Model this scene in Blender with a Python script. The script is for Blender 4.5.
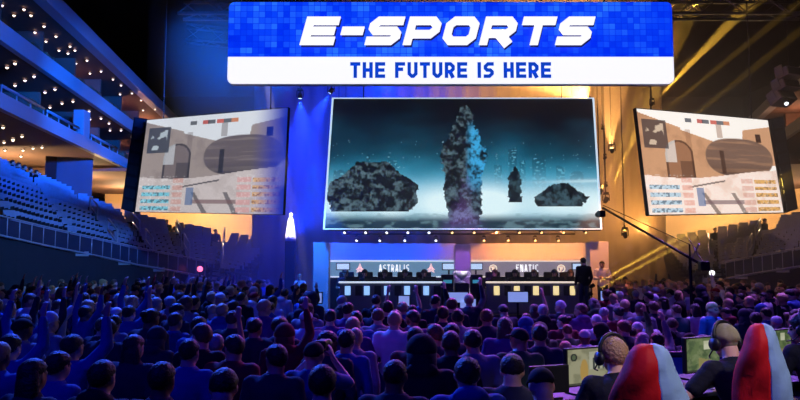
import bpy, bmesh, math, random
import numpy as np
from mathutils import Vector, Matrix, Quaternion

for _o in list(bpy.data.objects):
    bpy.data.objects.remove(_o)
SC = bpy.context.scene
COL = SC.collection
rnd = random.Random(7)

# ------------------------------------------------------------------ camera
F = 700.0
CAMZ = 2.4
TH = math.atan(60.0 / F)
cd = bpy.data.cameras.new('camera')
cam = bpy.data.objects.new('camera', cd)
COL.objects.link(cam)
cam.location = (0, 0, CAMZ)
cam.rotation_euler = (math.pi / 2 + TH, 0, 0)
cd.sensor_width = 36.0
cd.lens = 36.0 * F / 800.0
cd.clip_end = 300
SC.camera = cam
HAZE = 0.035      # density of the stage haze
SC.view_settings.view_transform = 'Standard'
SC.view_settings.look = 'None'
SC.view_settings.exposure = 0.0
SC.view_settings.gamma = 1.0
SC.view_settings.use_curve_mapping = False
try:
    SC.cycles.use_denoising = True
    SC.cycles.max_bounces = 5
    SC.cycles.diffuse_bounces = 2
    SC.cycles.volume_bounces = 0
    SC.cycles.sample_clamp_indirect = 3.0
    SC.cycles.sample_clamp_direct = 0.0
except Exception:
    pass

# ------------------------------------------------------------------ world
W = bpy.data.worlds.new('world')
SC.world = W
W.use_nodes = True
W.node_tree.nodes['Background'].inputs[0].default_value = (0.05, 0.09, 0.5, 1)
W.node_tree.nodes['Background'].inputs[1].default_value = 0.012


def ray(px, py):
    dx, dy = px - 400.0, 200.0 - py
    return Vector((dx, F * math.cos(TH) - dy * math.sin(TH), F * math.sin(TH) + dy * math.cos(TH)))


def P(px, py, Y):
    d = ray(px, py)
    return Vector((0, 0, CAMZ)) + d * (Y / d.y)


def PZ(px, py, z):
    d = ray(px, py)
    return Vector((0, 0, CAMZ)) + d * ((z - CAMZ) / d.z)


def pix(p):
    """where a world point falls in the photograph's frame"""
    v = Vector(p) - Vector((0, 0, CAMZ))
    c, s = math.cos(TH), math.sin(TH)
    fwd = v.y * c + v.z * s
    up = -v.y * s + v.z * c
    return 400 + F * v.x / fwd, 200 - F * up / fwd


# ------------------------------------------------------------------ lights of the hall
def aim(o, target):
    d = Vector(target) - o.location
    o.rotation_euler = d.to_track_quat('-Z', 'Y').to_euler()


def spot(loc, target, color, power, angle, blend=0.6, radius=0.08, name='spot_lamp'):
    l = bpy.data.lights.new(name, 'SPOT')
    l.color = color
    l.energy = power
    l.spot_size = math.radians(angle)
    l.spot_blend = blend
    l.shadow_soft_size = radius
    o = bpy.data.objects.new(name, l)
    COL.objects.link(o)
    o.location = loc
    aim(o, target)
    return o


def point(loc, color, power, radius=0.15, name='room_lamp'):
    l = bpy.data.lights.new(name, 'POINT')
    l.color = color
    l.energy = power
    l.shadow_soft_size = radius
    o = bpy.data.objects.new(name, l)
    COL.objects.link(o)
    o.location = loc
    return o


BLUE = (0.006, 0.035, 1.0)
DEEP = (0.003, 0.012, 1.0)
VIOLET = (0.22, 0.07, 1.0)
MAGENTA = (0.9, 0.12, 0.75)
ORANGE = (1.0, 0.42, 0.10)
AMBER = (1.0, 0.55, 0.06)
WARM = (1.0, 0.68, 0.36)
WHITE = (1.0, 0.93, 0.88)

# wash on the audience: fill spots added unseen above and behind the camera
LIGHTS = [
    # loc, target, colour, watts, cone, blend, radius
    ((-9, -3, 13), (-4.0, 9, 1), DEEP, 2000, 75, 0.9, 0.5),
    ((-1.5, -4, 13), (1.0, 8, 1), (0.012, 0.004, 1.0), 1000, 70, 0.9, 0.5),
    ((5, -2, 13), (7.0, 13, 1), (0.10, 0.04, 1.0), 620, 70, 0.9, 0.5),
    # rim light on heads and shoulders from the stage truss
    ((-6.5, 18.4, 10.8), (-2.5, 8, 1.2), (0.03, 0.10, 1.0), 19000, 75, 0.8, 0.4),
    ((1.6, 19.5, 8.2), (1.6, 8.5, 1.2), MAGENTA, 4200, 38, 0.9, 0.4),
    ((3.2, 19.5, 8.2), (3.0, 10, 1.2), VIOLET, 4000, 52, 0.8, 0.4),
    ((9.0, 17.5, 10.8), (6.0, 12, 1.0), (0.34, 0.13, 1.0), 9000, 65, 0.8, 0.4),
    # stands
    ((-5.0, 10, 11.0), (-11.6, 23.6, 2.9), (0.07, 0.28, 1.0), 9500, 26, 0.9, 0.3),
    ((7.0, 8, 12.5), (13.5, 28, 3.2), (0.7, 0.35, 0.32), 2600, 50, 0.9, 0.3),
    # players at the near desks
    ((4.2, 0.8, 7.5), (2.55, 5.0, 1.5), (1.0, 0.88, 0.85), 1350, 24, 0.45, 0.2),
    ((2.6, 9.5, 7.0), (2.2, 5.0, 1.6), (0.95, 0.8, 1.0), 420, 28, 0.5, 0.25),
    # suite fascias
    ((-2, 16, 8.6), (-14.6, 33, 9.2), (0.004, 0.135, 1.0), 40000, 27, 0.7, 0.3),
    ((-1.5, 20, 8.8), (-15.5, 40, 9.3), (0.004, 0.135, 1.0), 46000, 22, 0.7, 0.3),
    ((-3, 11, 8.6), (-13.8, 25.5, 9.0), (0.004, 0.135, 1.0), 20000, 29, 0.7, 0.3),
]
for a in LIGHTS:
    spot(*a)


# ------------------------------------------------------------------ materials
def lin(c):
    return tuple((x / 12.92 if x <= 0.04045 else ((x + 0.055) / 1.055) ** 2.4) for x in c)


def rgb(r, g, b):
    return lin((r / 255.0, g / 255.0, b / 255.0))


MATS = {}


def mat(name, color, rough=0.6, metal=0.0, bump=0.0, scale=40.0, vary=0.0, emit=None, strength=0.0, sample=True, spec=0.4):
    if name in MATS:
        return MATS[name]
    m = bpy.data.materials.new(name)
    m.use_nodes = True
    nt = m.node_tree
    b = nt.nodes['Principled BSDF']
    b.inputs['Base Color'].default_value = (*color, 1)
    b.inputs['Roughness'].default_value = rough
    b.inputs['Metallic'].default_value = metal
    b.inputs['Specular IOR Level'].default_value = spec
    if bump or vary:
        tc = nt.nodes.new('ShaderNodeTexCoord')
        nz = nt.nodes.new('ShaderNodeTexNoise')
        nz.inputs['Scale'].default_value = scale
        nz.inputs['Detail'].default_value = 4
        nt.links.new(tc.outputs['Object'], nz.inputs['Vector'])
        if bump:
            bp = nt.nodes.new('ShaderNodeBump')
            bp.inputs['Strength'].default_value = bump
            bp.inputs['Distance'].default_value = 0.02
            nt.links.new(nz.outputs['Fac'], bp.inputs['Height'])
            nt.links.new(bp.outputs['Normal'], b.inputs['Normal'])
        if vary:
            mx = nt.nodes.new('ShaderNodeMix')
            mx.data_type = 'RGBA'
            mx.inputs[6].default_value = (*[c * (1 - vary) for c in color], 1)
            mx.inputs[7].default_value = (*[min(1, c * (1 + vary)) for c in color], 1)
            nt.links.new(nz.outputs['Fac'], mx.inputs[0])
            nt.links.new(mx.outputs[2], b.inputs['Base Color'])
    if emit is not None:
        b.inputs['Emission Color'].default_value = (*emit, 1)
        b.inputs['Emission Strength'].default_value = strength
        if not sample:
            m.cycles.emission_sampling = 'NONE'
    MATS[name] = m
    return m


def picture_mat(name, strength=1.0):
    """a lit screen: the picture is carried by the mesh's colour attribute"""
    m = bpy.data.materials.new(name)
    m.use_nodes = True
    nt = m.node_tree
    b = nt.nodes['Principled BSDF']
    b.inputs['Base Color'].default_value = (0.01, 0.01, 0.012, 1)
    b.inputs['Roughness'].default_value = 0.5
    at = nt.nodes.new('ShaderNodeAttribute')
    at.attribute_name = 'picture'
    nt.links.new(at.outputs['Color'], b.inputs['Emission Color'])
    b.inputs['Emission Strength'].default_value = strength
    return m


# ------------------------------------------------------------------ mesh building
class MB:
    def __init__(self):
        self.v, self.f, self.m = [], [], []
        self.cur = 0

    def add(self, verts, faces, mi=None):
        n = len(self.v)
        self.v.extend(Vector(p) for p in verts)
        for f in faces:
            self.f.append([i + n for i in f])
            self.m.append(self.cur if mi is None else mi)

    def hexa(self, p, mi=None):
        """8 corners: bottom ring 0-3, top ring 4-7"""
        self.add(p, [(3, 2, 1, 0), (4, 5, 6, 7), (0, 1, 5, 4), (1, 2, 6, 5), (2, 3, 7, 6), (3, 0, 4, 7)], mi)

    def box(self, c, s, M=None, mi=None):
        x, y, z = [k / 2.0 for k in s]
        p = [Vector(q) for q in ((-x, -y, -z), (x, -y, -z), (x, y, -z), (-x, y, -z), (-x, -y, z), (x, -y, z), (x, y, z), (-x, y, z))]
        if M is not None:
            p = [M @ q for q in p]
        self.hexa([Vector(c) + q for q in p], mi)

    def bbox(self, c, s, b=0.02, M=None, mi=None):
        """box with chamfered edges"""
        bm = bmesh.new()
        bmesh.ops.create_cube(bm, size=1.0)
        for v in bm.verts:
            v.co = Vector((v.co.x * s[0], v.co.y * s[1], v.co.z * s[2]))
        b = min(b, min(s) * 0.45)
        bmesh.ops.bevel(bm, geom=list(bm.edges), offset=b, segments=2, profile=0.6, affect='EDGES')
        pts = [(M @ v.co if M is not None else v.co.copy()) + Vector(c) for v in bm.verts]
        bm.verts.index_update()
        self.add(pts, [[v.index for v in f.verts] for f in bm.faces], mi)
        bm.free()

    def tube(self, pts, r, n=8, mi=None, r2=None):
        pts = [Vector(p) for p in pts]
        rings = []
        for i, p in enumerate(pts):
            a = pts[max(0, i - 1)]
            b = pts[min(len(pts) - 1, i + 1)]
            d = (b - a).normalized()
            u = d.orthogonal().normalized() if i == 0 else (pu - d * pu.dot(d)).normalized()
            pu = u
            w = d.cross(u)
            rr = r if r2 is None else r + (r2 - r) * i / (len(pts) - 1)
            rings.append([p + (u * math.cos(t) + w * math.sin(t)) * rr for t in [2 * math.pi * k / n for k in range(n)]])
        self.loft(rings, mi)

    def loft(self, rings, mi=None, cap=True):
        n = len(rings[0])
        v = [q for r in rings for q in r]
        f = []
        for i in range(len(rings) - 1):
            for k in range(n):
                a, b = i * n + k, i * n + (k + 1) % n
                f.append((a, b, b + n, a + n))
        if cap:
            f.append(tuple(reversed(range(n))))
            f.append(tuple(range((len(rings) - 1) * n, len(rings) * n)))
        self.add(v, f, mi)

    def lathe(self, prof, c=(0, 0, 0), n=16, M=None, mi=None):
        rings = []
        for r, z in prof:
            ring = [Vector((r * math.cos(2 * math.pi * k / n), r * math.sin(2 * math.pi * k / n), z)) for k in range(n)]
            rings.append([(M @ q if M is not None else q) + Vector(c) for q in ring])
        self.loft(rings, mi)

    def ball(self, c, r, M=None, n=12, mi=None):
        """r: radius or three radii"""
        if not hasattr(r, '__len__'):
            r = (r, r, r)
        v, f = [], []
        h = n // 2
        for i in range(1, h):
            t = math.pi * i / h
            for k in range(n):
                p = 2 * math.pi * k / n
                v.append(Vector((math.sin(t) * math.cos(p) * r[0], math.sin(t) * math.sin(p) * r[1], math.cos(t) * r[2])))
        v += [Vector((0, 0, r[2])), Vector((0, 0, -r[2]))]
        for i in range(h - 2):
            for k in range(n):
                a, b = i * n + k, i * n + (k + 1) % n
                f.append((a, a + n, b + n, b))
        t0 = len(v) - 2
        for k in range(n):
            f.append((t0, k, (k + 1) % n))
            f.append((t0 + 1, (h - 2) * n + (k + 1) % n, (h - 2) * n + k))
        self.add([(M @ q if M is not None else q) + Vector(c) for q in v], f, mi)

    def capsule(self, p, q, r1, r2, n=12):
        p, q = Vector(p), Vector(q)
        d = (q - p)
        L = d.length
        if L < 1e-6:
            self.ball(p, r1, n=n)
            return
        d /= L
        u = d.orthogonal().normalized()
        w = d.cross(u)
        rings = []
        for t in (-1.5, -1.15, -0.75, -0.35):
            rings.append((p + d * (r1 * math.sin(t)), r1 * math.cos(t)))
        rings.append((p, r1))
        rings.append((q, r2))
        for t in (0.35, 0.75, 1.15, 1.5):
            rings.append((q + d * (r2 * math.sin(t)), r2 * math.cos(t)))
        self.loft([[c + (u * math.cos(a) + w * math.sin(a)) * rr for a in [2 * math.pi * k / n for k in range(n)]] for c, rr in rings])

    def prism(self, poly, origin, ux, uy, depth, mi=None):
        """polygon (2-D list) extruded by depth along ux x uy"""
        ux, uy = Vector(ux), Vector(uy)
        nrm = ux.cross(uy).normalized()
        o = Vector(origin)
        a = [o + ux * x + uy * y for x, y in poly]
        b = [q + nrm * depth for q in a]
        self.loft([a, b], mi)

    def slab4(self, c4, t, mi=None):
        """quad front face (TL, TR, BR, BL as seen) given thickness t to the rear"""
        TL, TR, BR, BL = [Vector(q) for q in c4]
        n = (TR - TL).cross(BL - TL).normalized()
        self.hexa([BL, BR, BR + n * t, BL + n * t, TL, TR, TR + n * t, TL + n * t], mi)

    def mesh(self, name, smooth=False):
        me = bpy.data.meshes.new(name)
        me.from_pydata([tuple(p) for p in self.v], [], self.f)
        me.polygons.foreach_set('material_index', self.m)
        me.update()
        bm = bmesh.new()
        bm.from_mesh(me)
        bmesh.ops.recalc_face_normals(bm, faces=list(bm.faces))
        bm.to_mesh(me)
        bm.free()
        if smooth:
            me.polygons.foreach_set('use_smooth', [True] * len(me.polygons))
        return me


def link(name, me, mats, parent=None):
    o = bpy.data.objects.new(name, me)
    COL.objects.link(o)
    for m in (mats if isinstance(mats, (list, tuple)) else [mats]):
        if m is not None:
            me.materials.append(m)
    if parent is not None:
        o.parent = parent
    return o


def obj(name, mb, mats, parent=None, smooth=False):
    return link(name, mb.mesh(name, smooth), mats, parent)


def tag(o, label=None, cat=None, group=None, kind=None):
    if label:
        o['label'] = label
    if cat:
        o['category'] = cat
    if group:
        o['group'] = group
    if kind:
        o['kind'] = kind
    return o


def empty(name, loc=(0, 0, 0), rz=0.0, label=None, cat=None, group=None):
    o = bpy.data.objects.new(name, None)
    o.empty_display_size = 0.2
    COL.objects.link(o)
    o.location = loc
    o.rotation_euler = (0, 0, rz)
    return tag(o, label, cat, group)


def copy_tree(o, parent=None):
    c = o.copy()
    COL.objects.link(c)
    if parent is not None:
        c.parent = parent
    for ch in [k for k in o.children]:
        copy_tree(ch, c)
    return c


def struct(name, mb, mats, parent=None):
    o = obj(name, mb, mats, parent)
    o['kind'] = 'structure'
    return o


ORD = ['zeroth', 'first', 'second', 'third', 'fourth', 'fifth', 'sixth', 'seventh', 'eighth', 'ninth', 'tenth', 'eleventh', 'twelfth',
       'thirteenth', 'fourteenth', 'fifteenth', 'sixteenth', 'seventeenth', 'eighteenth', 'nineteenth', 'twentieth', 'twenty-first',
       'twenty-second', 'twenty-third', 'twenty-fourth', 'twenty-fifth', 'twenty-sixth', 'twenty-seventh', 'twenty-eighth',
       'twenty-ninth', 'thirtieth', 'thirty-first', 'thirty-second', 'thirty-third', 'thirty-fourth', 'thirty-fifth',
       'thirty-sixth', 'thirty-seventh', 'thirty-eighth', 'thirty-ninth', 'fortieth'] + ['%dth' % k for k in range(41, 90)]

# reflection of the hall about its own centre line (through the middle of the stage)
_a = math.atan(59.0 / 700.0)
_n = Vector((math.cos(_a), -math.sin(_a), 0))


def IDENT(p):
    return Vector(p)


def MIRR(p):
    p = Vector(p)
    return p - _n * (2 * p.dot(_n))


# ------------------------------------------------------------------ lettering
def ribbon(pts, t, closed=False):
    """list of quads for a stroked polyline with mitred corners"""
    p = [Vector((a, b)) for a, b in pts]
    n = len(p)
    L, R = [], []
    for i in range(n):
        if closed:
            a, b = p[i - 1], p[(i + 1) % n]
        else:
            a, b = p[max(0, i - 1)], p[min(n - 1, i + 1)]
        d1 = (p[i] - a).normalized() if (p[i] - a).length > 1e-9 else (b - p[i]).normalized()
        d2 = (b - p[i]).normalized() if (b - p[i]).length > 1e-9 else d1
        n1, n2 = Vector((-d1.y, d1.x)), Vector((-d2.y, d2.x))
        m = (n1 + n2)
        m = m.normalized() if m.length > 1e-6 else n1
        k = t / 2 / max(0.35, m.dot(n1))
        L.append(p[i] + m * k)
        R.append(p[i] - m * k)
    q = []
    for i in range(n if closed else n - 1):
        j = (i + 1) % n
        q.append([L[i], L[j], R[j], R[i]])
    return q


def glyph(ch, w, h, t, c=0.16):
    """strokes kept inside the box 0..w by 0..h"""
    x0, x1, y0, y1 = t / 2, w - t / 2, t / 2, h - t / 2
    k = c * h
    ym = h * 0.5
    R = []
    if ch == 'E':
        R += ribbon([(w, y1), (x0, y1), (x0, y0), (w, y0)], t) + ribbon([(x0, ym), (w * 0.94, ym)], t)
    elif ch == 'F':
        R += ribbon([(w, y1), (x0, y1), (x0, 0)], t) + ribbon([(x0, h * 0.55), (w * 0.8, h * 0.55)], t)
    elif ch == '-':
        R += ribbon([(0, ym), (w, ym)], t)
    elif ch == 'S':
        R += ribbon([(w, y1), (x0 + k, y1), (x0, y1 - k), (x0, ym + k * 0.7), (x0 + k * 0.7, ym), (x1 - k * 0.7, ym), (x1, ym - k * 0.7), (x1, y0 + k), (x1 - k, y0), (0, y0)], t)
    elif ch == 'P':
        R += ribbon([(x0, 0), (x0, y1), (x1 - k, y1), (x1, y1 - k), (x1, h * 0.38 + k), (x1 - k, h * 0.38), (x0, h * 0.38)], t)
    elif ch == 'R':
        R += ribbon([(x0, 0), (x0, y1), (x1 - k, y1), (x1, y1 - k), (x1, h * 0.40 + k), (x1 - k, h * 0.40), (x0, h * 0.40)], t)
        R += ribbon([(w * 0.5, h * 0.42), (x1, 0)], t * 1.1)
    elif ch == 'O':
        R += ribbon([(x0, y0 + k), (x0, y1 - k), (x0 + k, y1), (x1 - k, y1), (x1, y1 - k), (x1, y0 + k), (x1 - k, y0), (x0 + k, y0)], t, True)
    elif ch == 'T':
        R += ribbon([(0, y1), (w, y1)], t) + ribbon([(w / 2, y1), (w / 2, 0)], t)
    elif ch == 'H':
        R += ribbon([(x0, 0), (x0, h)], t) + ribbon([(x1, 0), (x1, h)], t) + ribbon([(x0, ym), (x1, ym)], t)
    elif ch == 'U':
        R += ribbon([(x0, h), (x0, y0 + k), (x0 + k, y0), (x1 - k, y0), (x1, y0 + k), (x1, h)], t)
    elif ch == 'I':
        R += ribbon([(w / 2, 0), (w / 2, h)], t)
    elif ch == 'A':
        R += ribbon([(x0 * 0.8, 0), (w / 2 - t * 0.2, y1), (w / 2 + t * 0.2, y1), (w - x0 * 0.8, 0)], t) + ribbon([(w * 0.2, h * 0.3), (w * 0.8, h * 0.3)], t * 0.9)
    elif ch == 'L':
        R += ribbon([(x0, h), (x0, y0), (w, y0)], t)
    elif ch == 'N':
        R += ribbon([(x0, 0), (x0, h)], t) + ribbon([(x1, 0), (x1, h)], t) + ribbon([(x0, y1), (x1, y0)], t)
    elif ch == 'C':
        R += ribbon([(w, y1), (x0 + k, y1), (x0, y1 - k), (x0, y0 + k), (x0 + k, y0), (w, y0)], t)
    return R


def lettering(text, width, height, t, gap, narrow, space, shear=0.0):
    """quads of a line of text, fitted to width"""
    units = []
    for ch in text:
        units.append(space if ch == ' ' else narrow.get(ch, 1.0))
    n = len(text)
    w1 = (width - gap * (n - 1)) / sum(units)
    quads, letters, x = [], [], 0.0
    for ch, u in zip(text, units):
        if ch != ' ':
            one = [[(p.x + x + p.y * shear, p.y) for p in q] for q in glyph(ch, w1 * u, height, t)]
            letters.append(one)
            quads += one
        x += w1 * u + gap
    return quads, letters


def text_mb(quads, origin, ux, uy, depth):
    mb = MB()
    for q in quads:
        mb.prism(q, origin, ux, uy, depth)
    return mb

# ------------------------------------------------------------------ the hall
M_conc = mat('painted_concrete', rgb(70, 68, 72), 0.85, bump=0.2, scale=3, vary=0.2)
M_roof = mat('roof_deck', rgb(26, 27, 32), 0.9, bump=0.3, scale=1.5, vary=0.3)
M_floor = mat('hall_floor', rgb(48, 46, 52), 0.6, bump=0.1, scale=2, vary=0.2)
M_dark = mat('dark_plaster', rgb(34, 34, 40), 0.85, vary=0.2, scale=2)
M_fascia = mat('fascia_paint', rgb(170, 172, 182), 0.5, bump=0.05, scale=6)
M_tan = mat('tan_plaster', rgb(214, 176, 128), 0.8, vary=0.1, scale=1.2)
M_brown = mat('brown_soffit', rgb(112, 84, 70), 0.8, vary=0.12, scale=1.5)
M_steel = mat('truss_steel', rgb(120, 122, 130), 0.45, metal=0.6, bump=0.05)
M_blackmetal = mat('black_metal', rgb(30, 30, 34), 0.5, metal=0.4, bump=0.05)
M_bulb = mat('downlight_bulb', (1, 0.9, 0.75), emit=(1.0, 0.74, 0.52), strength=3.2, sample=False)
M_seat = mat('blue_seat_plastic', rgb(150, 164, 196), 0.5, vary=0.25, scale=8)
M_railmetal = mat('brushed_rail_metal', rgb(180, 186, 200), 0.35, metal=0.5, bump=0.03)
M_glass = mat('smoked_rail_panel', rgb(52, 56, 78), 0.25, vary=0.2, scale=3)

mb = MB()
# main floor with a lower pit on the players' side
for x0, x1, y0, y1 in ((-24, 1.6, -6, 62), (1.6, 30, 15.4, 62), (1.6, 30, -6, 7.4)):
    mb.box(((x0 + x1) / 2, (y0 + y1) / 2, -0.15), (x1 - x0, y1 - y0, 0.3))
struct('floor', mb, M_floor)
mb = MB()
mb.hexa([Vector(q) for q in ((1.6, 7.4, -0.8), (30, 7.4, -0.8), (30, 15.4, -0.3), (1.6, 15.4, -0.3), (1.6, 7.4, -0.5), (30, 7.4, -0.5), (30, 15.4, 0.0), (1.6, 15.4, 0.0))])
mb.box((1.58, 11.4, -0.3), (0.04, 8.0, 0.6))
mb.box((15.8, 7.42, -0.3), (28.4, 0.04, 0.6))
struct('floor_pit', mb, M_floor)
mb = MB()
mb.box((3, 28, 17.2), (56, 70, 0.3))
struct('ceiling', mb, M_roof)
mb = MB()
mb.box((3, 62.2, 8.5), (56, 0.3, 17.5))
struct('wall_back', mb, M_dark)
for nm, x in (('wall_left', -25), ('wall_right', 31)):
    mb = MB()
    mb.box((x, 28, 8.5), (0.3, 70, 17.5))
    struct(nm, mb, M_dark)


def suite_x(Y, back=0.0):
    return -13.65 - 0.1167 * (Y - 24) - back


def slab_run(mb, mp, Y0, Y1, z0, z1, b0, b1, mi=0):
    a = [(suite_x(Y0, b0), Y0), (suite_x(Y1, b0), Y1), (suite_x(Y1, b1), Y1), (suite_x(Y0, b1), Y0)]
    mb.hexa([mp((x, y, z0)) for x, y in a] + [mp((x, y, z1)) for x, y in a], mi)


def build_suites(mp, side, Y0):
    # fascia bands with the floor slab behind each
    for i, (z0, z1, th) in enumerate(((7.55, 8.1, 0.25), (9.85, 10.5, 0.25), (12.62, 13.3, 0.5))):
        mb = MB()
        slab_run(mb, mp, Y0, 50 if i < 2 else 60, z0, z1, 0, th)
        struct('trim_%s_fascia' % side, mb, M_fascia)
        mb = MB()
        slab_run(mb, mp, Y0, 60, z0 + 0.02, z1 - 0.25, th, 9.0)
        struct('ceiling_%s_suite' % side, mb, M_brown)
    mb = MB()
    slab_run(mb, mp, Y0, 60, 3.0, 13.0, 7.6, 7.9)
    struct('wall_%s_suite' % side, mb, M_tan)
    # end wall of the concourse
    mb = MB()
    p = [(-22, 52.0), (-8.2, 52.0), (-8.2, 52.3), (-22, 52.3)]
    mb.hexa([mp((x, y, 2.5)) for x, y in p] + [mp((x, y, 9.0)) for x, y in p])
    struct('wall_%s_concourse' % side, mb, M_tan)
    mb = MB()
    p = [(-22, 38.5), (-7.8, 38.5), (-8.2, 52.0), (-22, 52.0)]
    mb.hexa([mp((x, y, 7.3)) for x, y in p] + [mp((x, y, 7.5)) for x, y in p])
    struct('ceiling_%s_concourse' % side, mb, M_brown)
    # partitions between the upper suites
    for z0, z1 in ((8.1, 9.85), (10.5, 12.62)):
        k = 0
        Y = Y0 + 3.0
        while Y < 56:
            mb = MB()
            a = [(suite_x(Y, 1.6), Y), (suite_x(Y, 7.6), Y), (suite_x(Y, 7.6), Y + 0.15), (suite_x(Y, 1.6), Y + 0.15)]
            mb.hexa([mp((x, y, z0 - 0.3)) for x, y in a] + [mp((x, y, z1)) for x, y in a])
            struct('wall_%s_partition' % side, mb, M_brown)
            Y += 4.2


build_suites(IDENT, 'left', 15)
build_suites(MIRR, 'right', 24)

# piers and the dark panel that close parts of the concourse front
mb = MB()
a = [P(46, 150, 34.6), P(57, 150, 34.8)]
a = [(q.x, q.y) for q in a] + [(a[1].x - 0.3, a[1].y + 0.8), (a[0].x - 0.3, a[0].y + 0.8)]
mb.hexa([Vector((x, y, 3.5)) for x, y in a] + [Vector((x, y, 7.56)) for x, y in a])
struct('wall_left_pier', mb, M_dark)
mb = MB()
a = [P(57, 160, 35.0), P(93, 160, 35.4)]
a = [(q.x, q.y) for q in a] + [(a[1].x - 0.2, a[1].y + 0.3), (a[0].x - 0.2, a[0].y + 0.3)]
mb.hexa([Vector((x, y, 3.5)) for x, y in a] + [Vector((x, y, 7.54)) for x, y in a])
struct('wall_left_panel', mb, mat('slate_panel', rgb(82, 96, 118), 0.6, vary=0.1, scale=1))

# warm rooms: lamps under the concourse and suite ceilings
for mp, s in ((IDENT, 1.0), (MIRR, 0.9)):
    for x, y, z, w in ((-18.0, 30, 5.6, 420), (-19.4, 34.0, 5.6, 900), (-18.4, 41, 5.9, 520), (-18.8, 47, 6.2, 560), (-14.5, 48.5, 6.4, 1000), (-11.0, 48.0, 6.2, 900),
                       (-18.5, 44, 9.0, 50), (-18.2, 38, 9.0, 26), (-18.8, 50, 11.4, 190), (-18.5, 44, 11.4, 90), (-18, 37, 11.4, 24)):
        if s < 1 and y < 36:
            continue
        point(mp((x, y, z)), WARM if z < 7.4 else (1.0, 0.5, 0.28), w * s, 0.2)

# ---- recessed downlights, seen as small warm dots
dl = MB()
dl.lathe([(0.001, -0.075), (0.03, -0.07), (0.052, -0.04), (0.058, 0.0), (0.055, 0.04), (0.001, 0.05)], n=12)
dl_me = dl.mesh('bulb', True)
dl_me.materials.append(M_bulb)
ring = MB()
ring.lathe([(0.06, -0.012), (0.09, -0.015), (0.09, 0.03), (0.06, 0.03)], n=12)
ring_me = ring.mesh('trim_ring', True)
ring_me.materials.append(M_blackmetal)


def downlight(loc, label, group):
    e = empty('downlight', loc, 0, label, 'light', group)
    for nm, me in (('bulb', dl_me), ('trim_ring', ring_me)):
        o = bpy.data.objects.new(nm, me)
        COL.objects.link(o)
        o.parent = e
    return e


UP = [(2, 5), (24, 9), (14, 15), (31, 15), (44, 26), (35, 32), (56, 36), (46, 41), (70, 46), (75, 50), (59, 50), (68, 53), (87, 60), (76, 63), (46, 56), (3, 25), (18, 33), (23, 39),
      (90, 73), (101, 71), (113, 79), (121, 85), (120, 94), (132, 93), (141, 100), (155, 109), (143, 110), (88, 85), (129, 113)]
MID = [(34, 76), (25, 80), (15, 85), (45, 92), (55, 89), (62, 103), (73, 101), (50, 107), (89, 111), (78, 113), (101, 118), (109, 123), (110, 130), (121, 130), (132, 137), (90, 119), (15, 63), (7, 67)]
LOW = [(4, 142), (13, 140), (33, 148), (42, 147), (23, 150), (5, 150), (21, 156), (3, 127), (22, 136), (13, 139), (109, 175), (101, 181), (113, 185), (120, 180)]
for pts, z, where in ((UP, 12.55, 'top suite level'), (MID, 9.80, 'middle suite level'), (LOW, 7.50, 'lit concourse under the suites')):
    pts = sorted(pts)
    for i, (px, py) in enumerate(pts):
        p = PZ(px, py, z)
        downlight(p, 'small warm downlight in ceiling of %s, %s counted from the left' % (where, ORD[i + 1]), 'downlights in the %s' % where)

# ---- roof trusses
def truss(p0, p1, w=0.7, name='roof_truss', label=None, group=None, mt=None):
    p0, p1 = Vector(p0), Vector(p1)
    d = (p1 - p0)
    L = d.length
    d.normalize()
    u = d.cross(Vector((0, 0, 1))).normalized()
    v = u.cross(d)
    e = empty(name, p0, 0, label, 'truss', group)
    offs = [u * (w / 2) + v * (w / 2), u * (-w / 2) + v * (w / 2), u * (-w / 2) - v * (w / 2), u * (w / 2) - v * (w / 2)]
    m = mt or M_steel
    for o4 in offs:
        mb = MB()
        mb.tube([o4, o4 + d * L], 0.06, 8)
        obj('chord', mb, m, e, True)
    mb = MB()
    n = max(3, int(L / w / 1.2))
    for k in range(n):
        for a, b in ((0, 1), (1, 2), (2, 3), (3, 0)):
            s, t = (k / n, (k + 1) / n) if k % 2 == 0 else ((k + 1) / n, k / n)
            mb.tube([offs[a] + d * L * s, offs[b] + d * L * t], 0.025, 5)
    obj('lattice', mb, m, e)
    return e


truss((-6.5, 22, 12.0), (-4.6, 48, 13.0), 0.8, label='blue-lit lattice roof truss running towards the stage behind the hanging sign', group='roof trusses')
truss((-11, 30, 15.0), (-0.5, 30, 13.9), 0.8, label='lattice roof truss crossing the dark roof above the tilted blue-lit screen', group='roof trusses')
truss((-12.5, 40, 15.6), (-1, 43, 15.4), 0.9, label='far lattice roof truss in dark roof beyond the crossing truss', group='roof trusses')
truss((6.4, 22, 13.0), (15.5, 25, 13.2), 0.8, label='amber-lit lattice roof truss above the brown-lit screen', group='roof trusses')
truss((9.6, 20, 11.4), (12.5, 40, 14.0), 0.8, label='lattice roof truss running away from the hanging sign into brown haze', group='roof trusses')
truss((-7.5, 23.3, 11.0), (13.8, 23.3, 11.0), 0.6, label='long stage truss behind the hanging sign carrying the screens', group='roof trusses')

# ---- the raked stands with rows of seats
STN = [((-60, 223, 21.0), (-120, 100, 29.5)), ((0, 237, 22.0), (-60, 130, 30.5)), ((50, 248, 23.2), (0, 156, 32)), ((100, 258, 24.5), (52, 178, 33)),
       ((136, 266, 25.4), (98, 200, 34)), ((178, 273, 26.5), (150, 217, 35)), ((215, 280, 27.5), (212, 229, 36)), ((240, 285, 28.3), (268, 240, 37))]
SB = [P(*a) for a, b in STN]
ST = [P(*b) - Vector((0, 0, 0.55)) for a, b in STN]


def lerp_list(L, u):
    u = max(0.0, min(len(L) - 1.0001, u))
    i = int(u)
    return L[i].lerp(L[i + 1], u - i)


NROW = 11


def SP(u, v):
    return lerp_list(SB, u).lerp(lerp_list(ST, u), v)


AISLES = [2.5, 3.5, 4.4, 5.3, 6.15]
AW = 0.07
seat_spots = []


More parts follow.
